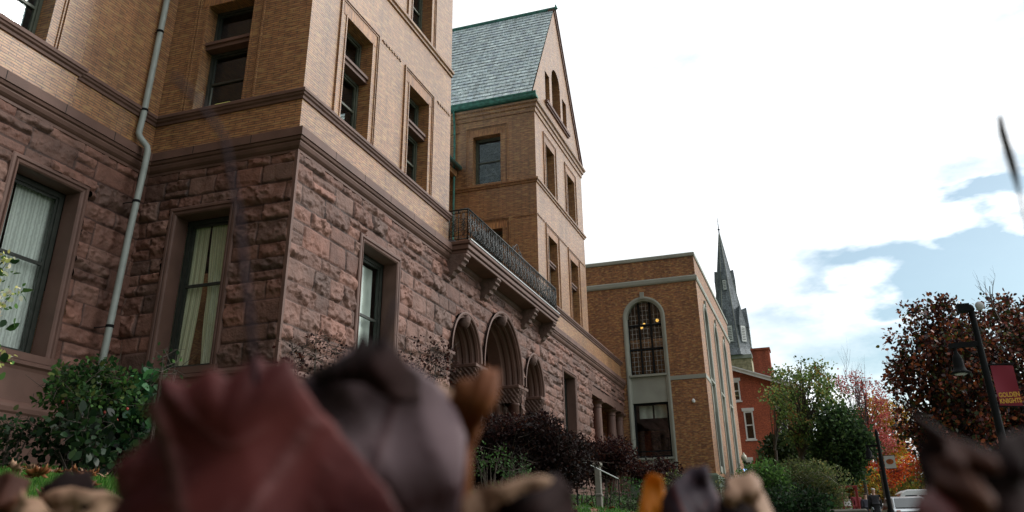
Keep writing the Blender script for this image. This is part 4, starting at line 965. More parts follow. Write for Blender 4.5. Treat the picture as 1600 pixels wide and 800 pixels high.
def branchy(b, p, d, L_, r0, depth, rnd, ends, spread=.6, upb=.25, seg=4):
    pts = [p]; rs = [r0]; q = Vector(p); dd = Vector(d).normalized()
    for k in range(seg):
        dd = (dd + Vector((rnd.gauss(0, .13), rnd.gauss(0, .13), rnd.gauss(0, .08) + upb * .1))).normalized(); q = q + dd * (L_ / seg); pts.append(q.copy()); rs.append(r0 * (1 - .55 * (k + 1) / seg))
    b.tube(pts, rs, 7 if r0 > .05 else 4, cap=False); ends.append((q.copy(), depth))
    if depth <= 0: return
    for k in range(rnd.choice((2, 3, 3))):
        t = rnd.uniform(.45, 1); i = min(seg, max(1, int(t * seg))); o = pts[i]
        az = rnd.uniform(0, 2 * math.pi); perp = Vector((math.cos(az), math.sin(az), rnd.uniform(-.1, .5)))
        branchy(b, o, dd * (1 - spread) + perp * spread + Vector((0, 0, upb)), L_ * rnd.uniform(.55, .8), rs[i] * .7, depth - 1, rnd, ends, spread, upb, seg)
def tree(name, base, height, crown, cols, label, cat='tree', group=None, leaf=.12, per=260, shape='oval', seed=1, trunk_r=.18, bark='bark', ncl=40, clr=(.5, .9), mat='foliage', depth=4, crown_name='crown', trunk_h=.35, spread=.6, upb=.25, shell=.5, droop=.2, lean=(0, 0)):
    """crown: (cx, cy, cz, rx, ry, rz) in metres"""
    rnd = random.Random(seed); root = thing(name, label, cat, tuple(base), group)
    cx, cy, cz, rx, ry, rz_ = crown; b = MB(); ends = []
    th = max(.3, (cz - base[2]) * trunk_h * 2 if height is None else height); top = Vector((base[0] + lean[0], base[1] + lean[1], base[2] + th))
    pts = [Vector(base) - Vector((0, 0, .15)), Vector(base) + Vector((0, 0, .12))] + [Vector(base).lerp(top, t) + Vector((rnd.gauss(0, .03), rnd.gauss(0, .03), 0)) for t in (.35, .7, 1)]
    b.tube(pts, [trunk_r * 1.5, trunk_r * 1.1, trunk_r, trunk_r * .9, trunk_r * .8], 10)
    cl = []
    for k in range(ncl):
        a = rnd.uniform(0, 2 * math.pi); e = rnd.uniform(-1, 1); q = rnd.uniform(.25, 1) ** .45; s = math.sqrt(1 - e * e)
        rr_ = rnd.uniform(*clr); c = Vector((cx + rx * q * s * math.cos(a), cy + ry * q * s * math.sin(a), cz + rz_ * q * e)); cl.append((c.x, c.y, c.z, rr_))
    for k, c in enumerate(cl):   # limbs reach into the clumps
        if k % 2 == 0 or ncl < 25:
            c = Vector(c[:3]); s = top.lerp(Vector((cx, cy, max(top.z, cz - rz_ * .3))), rnd.uniform(0, .8)); m = s.lerp(c, .5) + Vector((rnd.gauss(0, .2), rnd.gauss(0, .2), .25 * rz_ * .3))
            b.tube([s, s.lerp(m, .6), m, c], [trunk_r * .38, trunk_r * .28, trunk_r * .18, .012], 5, cap=False)
            if k == 0: b.tube([top, Vector((cx, cy, cz)), Vector((cx, cy, cz + rz_ * .8))], [trunk_r * .8, trunk_r * .5, .02], 7)
    b.build('trunk', bark, root)
    P, D = cluster_points(cl, per, seed, shell); V, F, T = leaves(P, D, leaf, shape, cols, seed=seed, droop=droop)
    linkmesh(crown_name, V, F, mat, root, tint=T)
    return root
def pxm(px, D): return px * D / 1315.0
def ground_at(x, y, D):
    p = at(x, y, D); return (p.x, p.y, gz(p.x, p.y))
def bush(name, x, y, D, wpx, hpx, cols, label, seed, leaf=.07, per=500, ncl=26, shape='oval', mat='foliage', cat='shrub', group=None, shell=.4, stems=True, clr=None, droop=.1, flat=1.0, ypx=None):
    """foliage mass centred on pixel (x, y) at distance D, rooted in the ground below"""
    c = at(x, y, D); rx, rz_ = pxm(wpx / 2, D), pxm(hpx / 2, D); g = gz(c.x, c.y); ry = rx * flat
    rnd = random.Random(seed); root = thing(name, label, cat, (c.x, c.y, g), group); cl = []
    lo = clr[0] if clr else .22 * min(rx, rz_ * 1.3); hi = clr[1] if clr else .42 * min(rx, rz_ * 1.3)
    for k in range(ncl):
        a = rnd.uniform(0, 2 * math.pi); e = rnd.uniform(-1, 1); q = rnd.uniform(.3, 1) ** .5; s = math.sqrt(1 - e * e)
        cl.append((c.x + rx * .85 * q * s * math.cos(a), c.y + ry * .85 * q * s * math.sin(a), c.z + rz_ * .85 * q * e, rnd.uniform(lo, hi)))
    b = MB()
    for k, q in enumerate(cl):
        e = Vector(q[:3])
        if k % max(1, ncl // 9) == 0:
            o = Vector((c.x + (e.x - c.x) * .35 + rnd.gauss(0, .05), c.y + (e.y - c.y) * .35 + rnd.gauss(0, .05), g - .05)); m = o.lerp(e, .5) + Vector((0, 0, .15 * (e.z - o.z)))
            b.tube([o, m, e], [.018, .012, .004], 5, cap=False)
        for j in range(4): b.tube([e, e + Vector((rnd.gauss(0, 1), rnd.gauss(0, 1), rnd.gauss(.3, .7))) * q[3] * .9], [.006, .002], 4, cap=False)
    b.build('stem', 'bark', root)
    P, D_ = cluster_points(cl, per, seed, shell); V, F, T = leaves(P, D_, leaf, shape, cols, seed=seed, droop=droop)
    linkmesh('foliage', V, F, mat, root, tint=T)
    return root
GR = [(.035, .085, .022, 4), (.06, .13, .03, 2), (.02, .05, .018, 3)]
DG = [(.022, .05, .02, 4), (.035, .075, .022, 2), (.012, .028, .012, 3)]
OL = [(.115, .15, .05, 4), (.17, .19, .07, 2), (.06, .08, .03, 3), (.22, .20, .08, .8)]
JM = [(.055, .017, .013, 4), (.03, .010, .010, 4), (.10, .04, .022, 1), (.016, .006, .008, 3)]
JMD = [(.014, .008, .008, 5), (.024, .011, .009, 3), (.045, .018, .012, .7)]
# shrubs along the wall
bush('leafy_shrub', 218, 655, 15.6, 125, 140, [(.035, .11, .04, 4), (.05, .15, .05, 2), (.02, .06, .03, 3)], 'broad-leaved bright green shrub at the foot of the grey rain pipe', 101, leaf=.18, per=420, ncl=44, mat='glossy_foliage', droop=.5)
sh = bush('rose_shrub', 135, 625, 15.2, 150, 110, GR + [(.09, .12, .03, 1)], 'fine-leaved green rose shrub with a few red hips left of the rain pipe', 102, leaf=.085, per=900, ncl=44)
r_ = random.Random(5); simple('rose_hip', (.30, .035, .02), .5)
for k in range(5):
    p = at(95 + r_.uniform(0, 110), 600 + r_.uniform(0, 60), 14.7); b = MB(); b.lathe(tuple(p), [(.008, -.025), (.022, -.01), (.022, .01), (.008, .025)], 8); b.build('rose_hip', 'rose_hip', sh, smooth=True)
bush('leafy_shrub', 150, 690, 14.6, 170, 80, DG, 'low dark green shrub under the fine-leaved rose shrub', 103, leaf=.14, per=480, ncl=36, mat='glossy_foliage')
bush('leafy_shrub', 20, 690, 14.8, 110, 75, DG + [(.06, .07, .03, 1)], 'dull green low plants under the curtained window at the far left', 104, leaf=.09, per=700, ncl=28)
bush('leafy_shrub', 262, 570, 14.4, 34, 60, GR, 'slender leafy sprig in front of the lace-curtained window', 105, leaf=.07, per=160, ncl=7, clr=(.12, .2))
# flowering sprig at the very left edge
root = thing('flowering_sprig', 'tall flowering sprig with small yellow-white blossoms at the left edge', 'plant', ground_at(-30, 600, 9.0)); b = MB(); o = Vector(root.location); r_ = random.Random(9); tips = []
for (x, y) in ((14, 405), (20, 457), (4, 480), (-6, 430), (2, 560)):
    e = at(x, y, 8.6); m = at(-26, y + 60, 8.8); b.tube([o, o.lerp(m, .6), m, e], [.01, .008, .005, .002], 5); tips.append(e)
b.build('stem', 'bark', root); Pp = []; 
for e in tips:
    for k in range(26): Pp.append(np.array(e) + rng.normal(0, 1, 3) * np.array([.05, .06, .035]))
V, F, T = leaves(np.array(Pp), rng.normal(0, 1, (len(Pp), 3)), .045, 'oval', [(.62, .62, .22, 3), (.75, .72, .55, 2), (.10, .22, .05, 2)], seed=3); linkmesh('blossom', V, F, 'foliage', root, tint=T)
Pp = np.array([np.array(tips[k % 5]) + rng.normal(0, 1, 3) * .07 - np.array([0, 0, .08]) for k in range(16)]); V, F, T = leaves(Pp, rng.normal(0, 1, (16, 3)), .10, 'oval', GR, seed=4); linkmesh('leaf', V, F, 'foliage', root, tint=T)
# red-leaved maples, thin and dome-shaped
bush('japanese_maple', 500, 560, 15.2, 130, 75, JM, 'thin red-leaved maple with bare twigs in front of the brownstone corner', 111, leaf=.06, per=170, ncl=30, shape='tri', clr=(.18, .3))
bush('japanese_maple', 662, 575, 18.5, 110, 105, JM, 'sparse reddish maple with fine twigs left of the first arch', 112, leaf=.065, per=200, ncl=34, shape='tri', clr=(.22, .4))
bush('japanese_maple', 822, 718, 20.5, 190, 104, JMD, 'large dome-shaped dark red maple in front of the arches', 113, leaf=.075, per=1700, ncl=90, shape='tri', clr=(.35, .6), shell=.3)
bush('japanese_maple', 815, 676, 20.6, 180, 38, JM, 'spreading reddish crown above the dark dome-shaped maple', 114, leaf=.065, per=1300, ncl=50, shape='tri', clr=(.22, .36))
bush('japanese_maple', 938, 718, 26, 105, 56, JM, 'smaller domed red maple left of the grey window frame', 115, leaf=.075, per=1300, ncl=44, shape='tri', clr=(.25, .45))
bush('japanese_maple', 1020, 738, 31, 85, 36, JM, 'low purplish red maple under the big leaded window', 116, leaf=.085, per=1000, ncl=28, shape='tri', clr=(.3, .45))
bush('leafy_shrub', 765, 726, 18.5, 64, 82, [(.08, .17, .045, 3), (.05, .11, .03, 3), (.12, .2, .07, 1)], 'light green shrub left of the dark dome-shaped maple', 121, leaf=.06, per=600, ncl=22)
bush('leafy_shrub', 806, 738, 17.8, 64, 56, [(.07, .13, .05, 3), (.04, .08, .03, 3)], 'low grey-green shrub in front of the dark dome-shaped maple', 122, leaf=.05, per=600, ncl=18)
bush('leafy_shrub', 983, 772, 24.5, 76, 60, GR, 'round green shrub right of the stone post', 123, leaf=.055, per=650, ncl=26)
bush('leafy_shrub', 1052, 747, 28, 52, 28, OL, 'small olive shrub below the limestone window frame', 124, leaf=.06, per=520, ncl=16)
bush('leafy_shrub', 1128, 768, 32, 26, 52, OL, 'thin grey-green shrub at the corner of the brick annex', 125, leaf=.07, per=300, ncl=14, clr=(.2, .35))
bush('leafy_shrub', 1195, 762, 34, 80, 74, [(.09, .19, .045, 3), (.13, .24, .06, 2), (.05, .10, .03, 3)], 'bright green loose shrub right of the blue-lit post', 126, leaf=.095, per=620, ncl=44, clr=(.35, .6))
bush('leafy_shrub', 1262, 765, 36, 110, 84, OL, 'wide olive shrub with arching twigs beside the street trees', 127, leaf=.085, per=760, ncl=60, clr=(.4, .65))
bush('leafy_shrub', 1230, 790, 30, 120, 40, DG, 'dark green low hedge in front of the olive shrub', 128, leaf=.11, per=460, ncl=36, clr=(.35, .55))
bush('leafy_shrub', 905, 775, 27, 60, 26, DG, 'small dark shrub behind the stone post', 129, leaf=.08, per=300, ncl=12)
r_ = random.Random(21); b = MB()
for k in range(7):
    a, e = at(1225 + 9 * k, 752 + r_.uniform(-6, 10), 35), at(1262 + 9 * k, 750 + r_.uniform(-4, 16), 34.6); m = a.lerp(e, .5) + Vector((0, 0, r_.uniform(.12, .4))); o = Vector((a.x, a.y, gz(a.x, a.y)))
    b.tube([o, a.lerp(o, .3), a, a.lerp(m, .6), m, m.lerp(e, .6), e], [.016, .014, .012, .010, .008, .006, .003], 4, cap=False)
tag(b.build('bare_shrub', 'pale_bark', None, base=tuple(ground_at(1250, 760, 35))), 'pale bare twigs arching over the wide olive shrub', 'shrub')
# trees
def T_(name, tx, D, cx, cy, wpx, hpx, cols, label, seed, **k):
    c = at(cx, cy, D); q = at(tx, 790, D); base = (q.x, q.y, gz(q.x, q.y))
    return tree(name, base, k.pop('height', max(.6, (c.z - base[2]) * .55)), (c.x, c.y, c.z, pxm(wpx / 2, D) * k.pop('dep', .9), pxm(wpx / 2, D), pxm(hpx / 2, D)), cols, label, seed=seed, **k)
LG_ = [(.14, .22, .065, 4), (.21, .29, .09, 3), (.07, .12, .04, 2), (.34, .31, .08, 1.3), (.28, .15, .06, .5)]
T_('street_tree', 1262, 50, 1258, 628, 105, 125, LG_, 'tall loose green tree in front of the red brick house', 201, leaf=.15, per=130, ncl=125, clr=(.35, .75), trunk_r=.2, shell=.8)
T_('street_tree', 1222, 54, 1222, 610, 45, 80, LG_, 'narrow yellow-green tree beside the house chimney', 202, leaf=.17, per=65, ncl=42, clr=(.3, .6), trunk_r=.1, shell=.8)
T_('evergreen_tree', 1314, 48, 1314, 694, 78, 90, [(.045, .085, .03, 4), (.07, .12, .035, 2), (.02, .04, .018, 3)], 'dense dark green tree right of the loose green one', 203, leaf=.17, per=240, ncl=110, clr=(.5, .85), trunk_r=.2)
T_('evergreen_tree', 1240, 58, 1240, 712, 84, 54, [(.04, .065, .022, 4), (.06, .085, .03, 2), (.02, .035, .015, 3)], 'dark broad tree at the foot of the red brick house', 204, leaf=.2, per=240, ncl=80, clr=(.5, .9), trunk_r=.2)
PK = [(.52, .12, .11, 4), (.60, .24, .21, 2), (.36, .08, .06, 2)]
pk = T_('bare_tree', 1357, 62, 1357, 655, 70, 150, PK, 'half-bare tree with pink-red leaves low in its crown', 205, leaf=.12, per=22, ncl=60, clr=(.5, 1.0), trunk_r=.12, shell=.8)
c = at(1350, 650, 62); P, D_ = cluster_points([(c.x + rng.normal(0, .6), c.y + rng.normal(0, 1.1), c.z + rng.uniform(-2.2, 2.6), rng.uniform(.35, .7)) for k in range(85)], 170, 9, .8); V, F, TT = leaves(P, D_, .12, 'oval', PK, seed=8); linkmesh('crown', V, F, 'foliage', pk, tint=TT)
b = MB(); ends = []; rnd = random.Random(4); q = at(1357, 700, 62)
for k in range(9): branchy(b, q + Vector((0, rnd.gauss(0, .6), rnd.uniform(-1, .5))), Vector((rnd.gauss(0, .2), rnd.gauss(0, .35), 1)), rnd.uniform(2.6, 3.8), .05, 3, rnd, ends, .32, .5)
simple('twig_bark', (.10, .08, .085), .8); b.build('branch', 'twig_bark', pk)
YO = [(.55, .33, .03, 3), (.45, .36, .05, 2), (.60, .18, .03, 2), (.2, .2, .04, 2)]
T_('autumn_tree', 1385, 66, 1382, 668, 75, 85, YO, 'yellow autumn tree behind the leaning sign pole', 206, leaf=.16, per=130, ncl=90, clr=(.5, .9), trunk_r=.13, shell=.8)
T_('autumn_tree', 1376, 72, 1378, 722, 110, 62, [(.62, .10, .03, 4), (.65, .20, .03, 2), (.35, .05, .03, 2)], 'orange-red autumn tree low behind the sign pole', 207, leaf=.16, per=130, ncl=100, clr=(.5, .9), trunk_r=.13, shell=.8)
T_('autumn_tree', 1325, 68, 1325, 752, 90, 40, YO + [(.1, .13, .03, 3)], 'small yellow-orange tree behind the people on the pavement', 208, leaf=.16, per=130, ncl=60, clr=(.5, .9), trunk_r=.1, shell=.8)
T_('autumn_tree', 1440, 78, 1438, 742, 95, 60, [(.28, .26, .05, 3), (.13, .18, .04, 3), (.45, .26, .04, 2)], 'pale yellow-green tree far behind the white van', 209, leaf=.24, per=60, ncl=70, clr=(.6, 1.1), trunk_r=.13, shell=.8)
T_('autumn_tree', 1505, 82, 1500, 750, 90, 60, [(.2, .2, .05, 3), (.1, .15, .04, 3)], 'dull green tree far behind the dark maple', 210, leaf=.24, per=60, ncl=60, clr=(.6, 1.1), trunk_r=.13, shell=.8)
MP = [(.20, .05, .028, 4), (.36, .11, .04, 2.5), (.06, .022, .022, 3), (.03, .016, .018, 3), (.05, .065, .025, 3), (.14, .13, .03, .8)]
T_('maple_tree', 1480, 32, 1488, 606, 146, 250, MP, 'big dark maple with rust-red leaves left of the banner lamp post', 211, leaf=.135, per=310, ncl=200, clr=(.35, .7), trunk_r=.17, shell=.6, mat='glossy_foliage')
T_('maple_tree', 1640, 35, 1600, 622, 215, 275, MP, 'second dark red maple behind the banner lamp post', 212, leaf=.14, per=320, ncl=240, clr=(.4, .8), trunk_r=.22, shell=.6, mat='glossy_foliage')
b = MB(); ends = []; rnd = random.Random(14); branchy(b, at(1562, 500, 33), Vector((0, .05, 1)), 1.2, .03, 3, rnd, ends, .45, .4); tag(b.build('bare_tree', 'bark'), 'bare leafless treetop rising above the dark maples', 'tree')
for k, (x, y, w, h, cols, lb) in enumerate(((1300, 770, 90, 60, [(.10, .12, .04), (.16, .14, .04)], 'low olive tree behind the red frame'), (1395, 775, 80, 50, [(.30, .24, .05), (.42, .20, .04), (.12, .12, .04)], 'low gold and brown tree behind the leaning sign pole'),
        (1470, 780, 100, 60, [(.06, .09, .03), (.12, .14, .04)], 'low green tree behind the white van'), (1560, 775, 120, 80, [(.04, .06, .02), (.07, .07, .03)], 'low dark green tree behind the second dark maple'), (1650, 760, 120, 110, [(.04, .06, .02), (.07, .05, .03)], 'dark green tree at the far right edge'))):
    T_('autumn_tree', x, 88 + 3 * k, x, y, w, h, cols, lb + ' far down the street', 230 + k, leaf=.28, per=60, ncl=70, clr=(.8, 1.4), trunk_r=.14, shell=.8)
# young tree with a pale trunk
root = thing('young_tree', 'slender young tree with a pale trunk and green ivy near the parked cars', 'tree', ground_at(1462, 800, 33)); b = MB()
b.tube([Vector(root.location) - Vector((0, 0, .1)), at(1460, 800, 33), at(1451, 765, 33), at(1444, 728, 33), at(1440, 700, 33)], [.07, .065, .055, .045, .02], 8); b.build('trunk', 'pale_bark', root)
Pp = np.array([np.array(at(1448 + t * 14 + rng.normal(0, 2), 728 + t * 60, 32.9)) + rng.normal(0, .05, 3) for t in rng.uniform(0, 1, 120) ** 1.5]); V, F, TT = leaves(Pp, rng.normal(0, 1, (120, 3)), .13, 'oval', [(.14, .30, .04), (.08, .2, .03)], seed=6); linkmesh('crown', V, F, 'foliage', root, tint=TT)

# grass: too many blades to count
n = 90000; az = rng.uniform(R(-8), R(56), n); rr = 1.1 * (38 / 1.1) ** rng.uniform(0, 1, n); gx, gy = rr * np.cos(az), rr * np.sin(az)
ok = (gy < 13.9) | (gx > 15); ok &= (gy < 9.9); ok |= (gy < 13.9) & (gx < 14); gx, gy, rr = gx[ok], gy[ok], rr[ok]; n = len(gx)
gzv = np.array([gz(a, c) + (0.02 * math.sin(a * 1.7 + c * 2.3) if 0 < c < 9 and a > 2 else 0) for a, c in zip(gx, gy)])
hgt = rng.uniform(.035, .075, n) * np.clip(.6 + rr * .03, .6, 1.2); wd = np.maximum(.0025, rr * .0007); th = rng.uniform(0, 2 * math.pi, n); ln = rng.normal(0, .35, (n, 2)) * hgt[:, None]
B0_ = np.stack([gx - wd * np.cos(th), gy - wd * np.sin(th), gzv - .01], 1); B1_ = np.stack([gx + wd * np.cos(th), gy + wd * np.sin(th), gzv - .01], 1); B2_ = np.stack([gx + ln[:, 0], gy + ln[:, 1], gzv + hgt], 1)
V = np.stack([B0_, B1_, B2_], 1).reshape(-1, 3); gc = np.array([(.05, .16, .02), (.09, .24, .035), (.03, .10, .015), (.17, .25, .06)])[rng.choice(4, n, p=[.4, .3, .2, .1])] * rng.uniform(.7, 1.2, (n, 1))
tag(linkmesh('grass', V, np.arange(3 * n).reshape(-1, 3), 'foliage', tint=np.repeat(gc, 3, axis=0)), 'short bright green grass blades of the lawn', 'grass', kind='stuff')

# ================================================================== street furniture
def axis_frame(p, yaw):
    c, s_ = math.cos(yaw), math.sin(yaw); return lambda x, y, z: (p[0] + x * c - y * s_, p[1] + x * s_ + y * c, p[2] + z)
LX, LY = 17.5, -3.06; lz = gz(LX, LY)
lp = thing('street_lamp', 'dark lamp post with a hanging bell lantern and a maroon banner', 'street lamp', (LX, LY, lz))
b = MB(); b.lathe((LX, LY, lz), [(.22, -.1), (.22, .12), (.15, .2), (.12, .6), (.09, .7), (.073, .8), (.052, 3.8), (.052, 3.86), (.07, 3.88), (.05, 3.95), (.02, 3.98)], 14); b.build('pole', 'black_metal', lp, smooth=True)
b = MB(); b.box(LX - .045, LY + .03, lz + 3.19, LX + .045, LY + .52, lz + 3.28); b.tube([(LX, LY + .05, lz + 3.0), (LX, LY + .2, lz + 3.1), (LX, LY + .3, lz + 3.2)], .014, 6); b.tube([(LX, LY + .42, lz + 3.2), (LX, LY + .42, lz + 3.1)], .03, 8); b.build('arm', 'black_metal', lp)
b = MB(); b.lathe((LX, LY + .42, lz + 2.72), [(.175, 0), (.185, .012), (.12, .05), (.095, .12), (.088, .26), (.07, .33), (.04, .37), (.03, .42)], 20); o = b.build('lantern', 'black_metal', lp, smooth=True)
b = MB(); b.lathe((LX, LY + .42, lz + 2.70), [(.02, 0), (.10, .005), (.11, .02)], 14); b.build('lens', 'pale_metal', o, smooth=True)
b = MB(); b.box(LX - .14, LY + .03, lz + 3.84, LX + .08, LY + .24, lz + 3.98); b.box(LX - .05, LY + .0, lz + 3.82, LX + .03, LY + .05, lz + 3.92); b.build('floodlight', 'black_metal', lp)
b = MB(); b.lathe((0, 0, 0), [(.03, -.07), (.06, -.04), (.078, .03), (.074, .05), (.015, .052)], 14); vv = [(LX - z * .8 - .02, LY - .15 + x, lz + 3.92 + y + z * .3) for x, y, z in b.v]; o = linkmesh('floodlight', vv, b.f, 'pale_metal', lp, smooth=True)
b = MB(); b.tube([(LX, LY - .03, lz + 3.7), (LX, LY - .14, lz + 3.74), (LX, LY - .15, lz + 3.86)], .012, 6); b.build('bracket', 'black_metal', o)
# banner hangs on the street side of the pole
simple('banner_red', (.28, .022, .045), .6, var=.08, scale=2); simple('banner_gold', (.75, .42, .06), .6, var=.05)
bx, by0, by1, bz0, bz1 = LX, LY - .09, LY - .455, lz + 2.12, lz + 2.83
V = []; F = []; nu, nv_ = 10, 12
for side_ in (0, 1):
    for j in range(nv_ + 1):
        for i in range(nu + 1):
            u, v = i / nu, j / nv_; V.append((bx + .03 * math.sin(u * 3.1) * math.sin(v * 3.1 + .4) + side_ * .003, by0 + (by1 - by0) * u, bz0 + (bz1 - bz0) * v - .03 * u))
nn = (nu + 1) * (nv_ + 1)
for s_ in (0, 1):
    for j in range(nv_):
        for i in range(nu): q = s_ * nn + j * (nu + 1) + i; F.append((q, q + 1, q + nu + 2, q + nu + 1))
bn = linkmesh('banner', V, F, 'banner_red', lp, smooth=True)
b = MB(); b.tube([(LX, LY - .02, lz + 2.845), (LX, LY - .49, lz + 2.835)], .014, 6); b.tube([(LX, LY - .02, lz + 2.10), (LX, LY - .49, lz + 2.08)], .010, 6); b.build('banner_rod', 'black_metal', lp)
def text(txt, size, loc, m, parent, name='lettering', ax=Vector((0, -1, 0)), upv=Vector((0, 0, 1)), squeeze=1.0):
    c_ = bpy.data.curves.new(name, 'FONT'); c_.body = txt; c_.size = size; c_.extrude = .002; c_.offset = size * .035; c_.align_x = 'CENTER'; c_.align_y = 'CENTER'; c_.space_line = .95
    c_.materials.append(MATS[m]); to = bpy.data.objects.new('tmp', c_); COL.objects.link(to); bpy.context.view_layer.update()
    me = bpy.data.meshes.new_from_object(to.evaluated_get(bpy.context.evaluated_depsgraph_get())); bpy.data.objects.remove(to); bpy.data.curves.remove(c_)
    o = bpy.data.objects.new(name, me); COL.objects.link(o); o.parent = parent
    nrm = ax.cross(upv); o.matrix_local = Matrix.Translation(Vector(loc) - origin(parent)) @ Matrix((ax, upv, nrm)).transposed().to_4x4() @ Matrix.Diagonal((squeeze, 1, 1, 1)); return o
text('GOLDEN\nKNIGHTS', .112, (bx - .042, (by0 + by1) / 2, bz0 + .115), 'banner_gold', bn, squeeze=.74)
# second, leaning-looking pole with the small white banner
q = at(1392, 800, 38); PX, PY = q.x, q.y; pz = gz(PX, PY)
lp2 = thing('street_lamp', 'distant dark lamp post with a small white square banner', 'street lamp', (PX, PY, pz))
b = MB(); b.lathe((PX, PY, pz), [(.24, -.1), (.22, .2), (.13, .8), (.09, .9), (.065, 3.75), (.03, 3.85)], 12); b.build('pole', 'black_metal', lp2, smooth=True)
b = MB(); b.box(PX - .04, PY + .03, pz + 3.18, PX + .04, PY + .5, pz + 3.26); b.build('arm', 'black_metal', lp2)
b = MB(); b.lathe((PX, PY + .42, pz + 2.74), [(.19, 0), (.2, .012), (.12, .06), (.12, .24), (.05, .36), (.03, .44)], 16); b.build('lantern', 'black_metal', lp2, smooth=True)
b = MB(); b.box(PX - .01, PY - .50, pz + 2.35, PX + .01, PY - .10, pz + 2.82); w2 = b.build('banner', 'white_paint', lp2)
simple('rust_mark', (.45, .12, .03), .6, var=.4, scale=12); b = MB(); b.poly([(PX - .016, PY - .3 + .14 * math.cos(a), pz + 2.6 + .10 * math.sin(a)) for a in [k * math.pi / 8 for k in range(16)]]); b.build('emblem', 'rust_mark', w2)
b = MB(); b.tube([(PX, PY - .02, pz + 2.83), (PX, PY - .54, pz + 2.83)], .012, 6); b.tube([(PX, PY - .02, pz + 2.34), (PX, PY - .54, pz + 2.34)], .012, 6); b.build('banner_rod', 'black_metal', lp2)
# globe light and blue emergency light by the annex
q = at(1166, 745, 40); gx_, gy_ = q.x, q.y; g0 = gz(gx_, gy_)
o = thing('call_post', 'short dark call post glowing blue at the corner of the brick annex', 'emergency post', (gx_, gy_, g0))
b = MB(); b.bevbox(gx_ - .16, gy_ - .16, g0 - .1, gx_ + .16, gy_ + .16, q.z + .2, .03); b.build('post', 'black_metal', o); b = MB(); b.lathe((gx_ - .17, gy_ + .0, q.z + .27), [(.01, -.06), (.06, -.04), (.07, .03), (.03, .07)], 10); b.build('lamp', 'blue_lamp', o, smooth=True)
q2 = at(1163, 720, 41); g0 = gz(q2.x, q2.y); o = thing('globe_lamp', 'frosted globe lamp on a thin dark post above the blue-lit call post', 'street lamp', (q2.x, q2.y, g0))
b = MB(); b.lathe((q2.x, q2.y, g0), [(.12, -.1), (.1, .2), (.05, .3), (.05, q2.z - g0 - .12), (.09, q2.z - g0 - .08), (.09, q2.z - g0 - .03)], 10); b.build('pole', 'black_metal', o)
simple('frosted', (.55, .52, .40), .4); b = MB(); b.lathe((q2.x, q2.y, q2.z), [(.06, -.03), (.11, .04), (.135, .12), (.11, .22), (.04, .28), (.05, .31), (.01, .35)], 14); b.build('globe', 'frosted', o, smooth=True)
# stone post with the hand rail of the steps
q = at(934, 735, 25); g0 = gz(q.x, q.y); t0 = at(933, 723, 25).z
o = thing('stone_post', 'pale stone post beside the dark dome-shaped maple', 'post', (q.x, q.y, g0))
b = MB(); b.bevbox(q.x - .08, q.y - .08, g0 - .1, q.x + .08, q.y + .08, t0 - .1, .015); b.build('shaft', 'concrete', o); b = MB(); b.bevbox(q.x - .12, q.y - .12, t0 - .098, q.x + .12, q.y + .12, t0, .025); b.build('cap', 'concrete', o)
b = MB(); b.bevbox(q.x - .10, q.y - .10, g0 + .28, q.x + .10, q.y + .10, g0 + .36, .02); b.build('band', 'concrete', o)
b = MB(); a0, a1 = at(900, 716, 22.2), at(966, 748, 22.6); b.tube([a0, a1], .015, 8); rl = b.build('handrail', 'pale_metal', None, base=(a1.x, a1.y, gz(a1.x, a1.y))); tag(rl, 'thin pale metal handrail sloping past the stone post', 'handrail')
b = MB(); b.tube([a0, (a0.x, a0.y, gz(a0.x, a0.y) - .05)], .02, 6); b.build('baluster', 'black_metal', rl); b = MB(); b.tube([a1, (a1.x, a1.y, gz(a1.x, a1.y) - .05)], .012, 6); b.build('baluster', 'black_metal', rl)
# stone bench and red frame beside the pavement
q = at(1320, 806, 33); g0 = gz(q.x, q.y); b = MB(); tp = at(1320, 796, 33).z
b.bevbox(q.x - .25, q.y - .75, tp - .14, q.x + .25, q.y + .75, tp, .05); o = b.build('stone_bench', 'concrete', None, base=(q.x, q.y, g0)); tag(o, 'long grey stone bench in front of the red frame', 'bench')
b = MB(); b.bevbox(q.x - .2, q.y - .6, g0 - .05, q.x + .2, q.y - .4, tp - .142, .02); b.build('leg', 'concrete', o); b = MB(); b.bevbox(q.x - .2, q.y + .4, g0 - .05, q.x + .2, q.y + .6, tp - .142, .02); b.build('leg', 'concrete', o)
simple('red_paint', (.30, .03, .03), .5); q = at(1328, 780, 40); g0 = gz(q.x, q.y); h0 = at(1328, 763, 40).z
b = MB(); [b.bevbox(q.x - .04, q.y + s_ - .05, g0 - .1, q.x + .04, q.y + s_ + .05, h0, .01) for s_ in (-.3, .3)]; b.bevbox(q.x - .045, q.y - .36, h0 + .002, q.x + .045, q.y + .36, h0 + .1, .01); b.bevbox(q.x - .04, q.y - .248, h0 - .75, q.x + .04, q.y + .248, h0 - .68, .01)
o = b.build('wooden_frame', 'red_paint', None, base=(q.x, q.y, g0)); tag(o, 'open dark red wooden frame standing beside the pavement', 'frame')

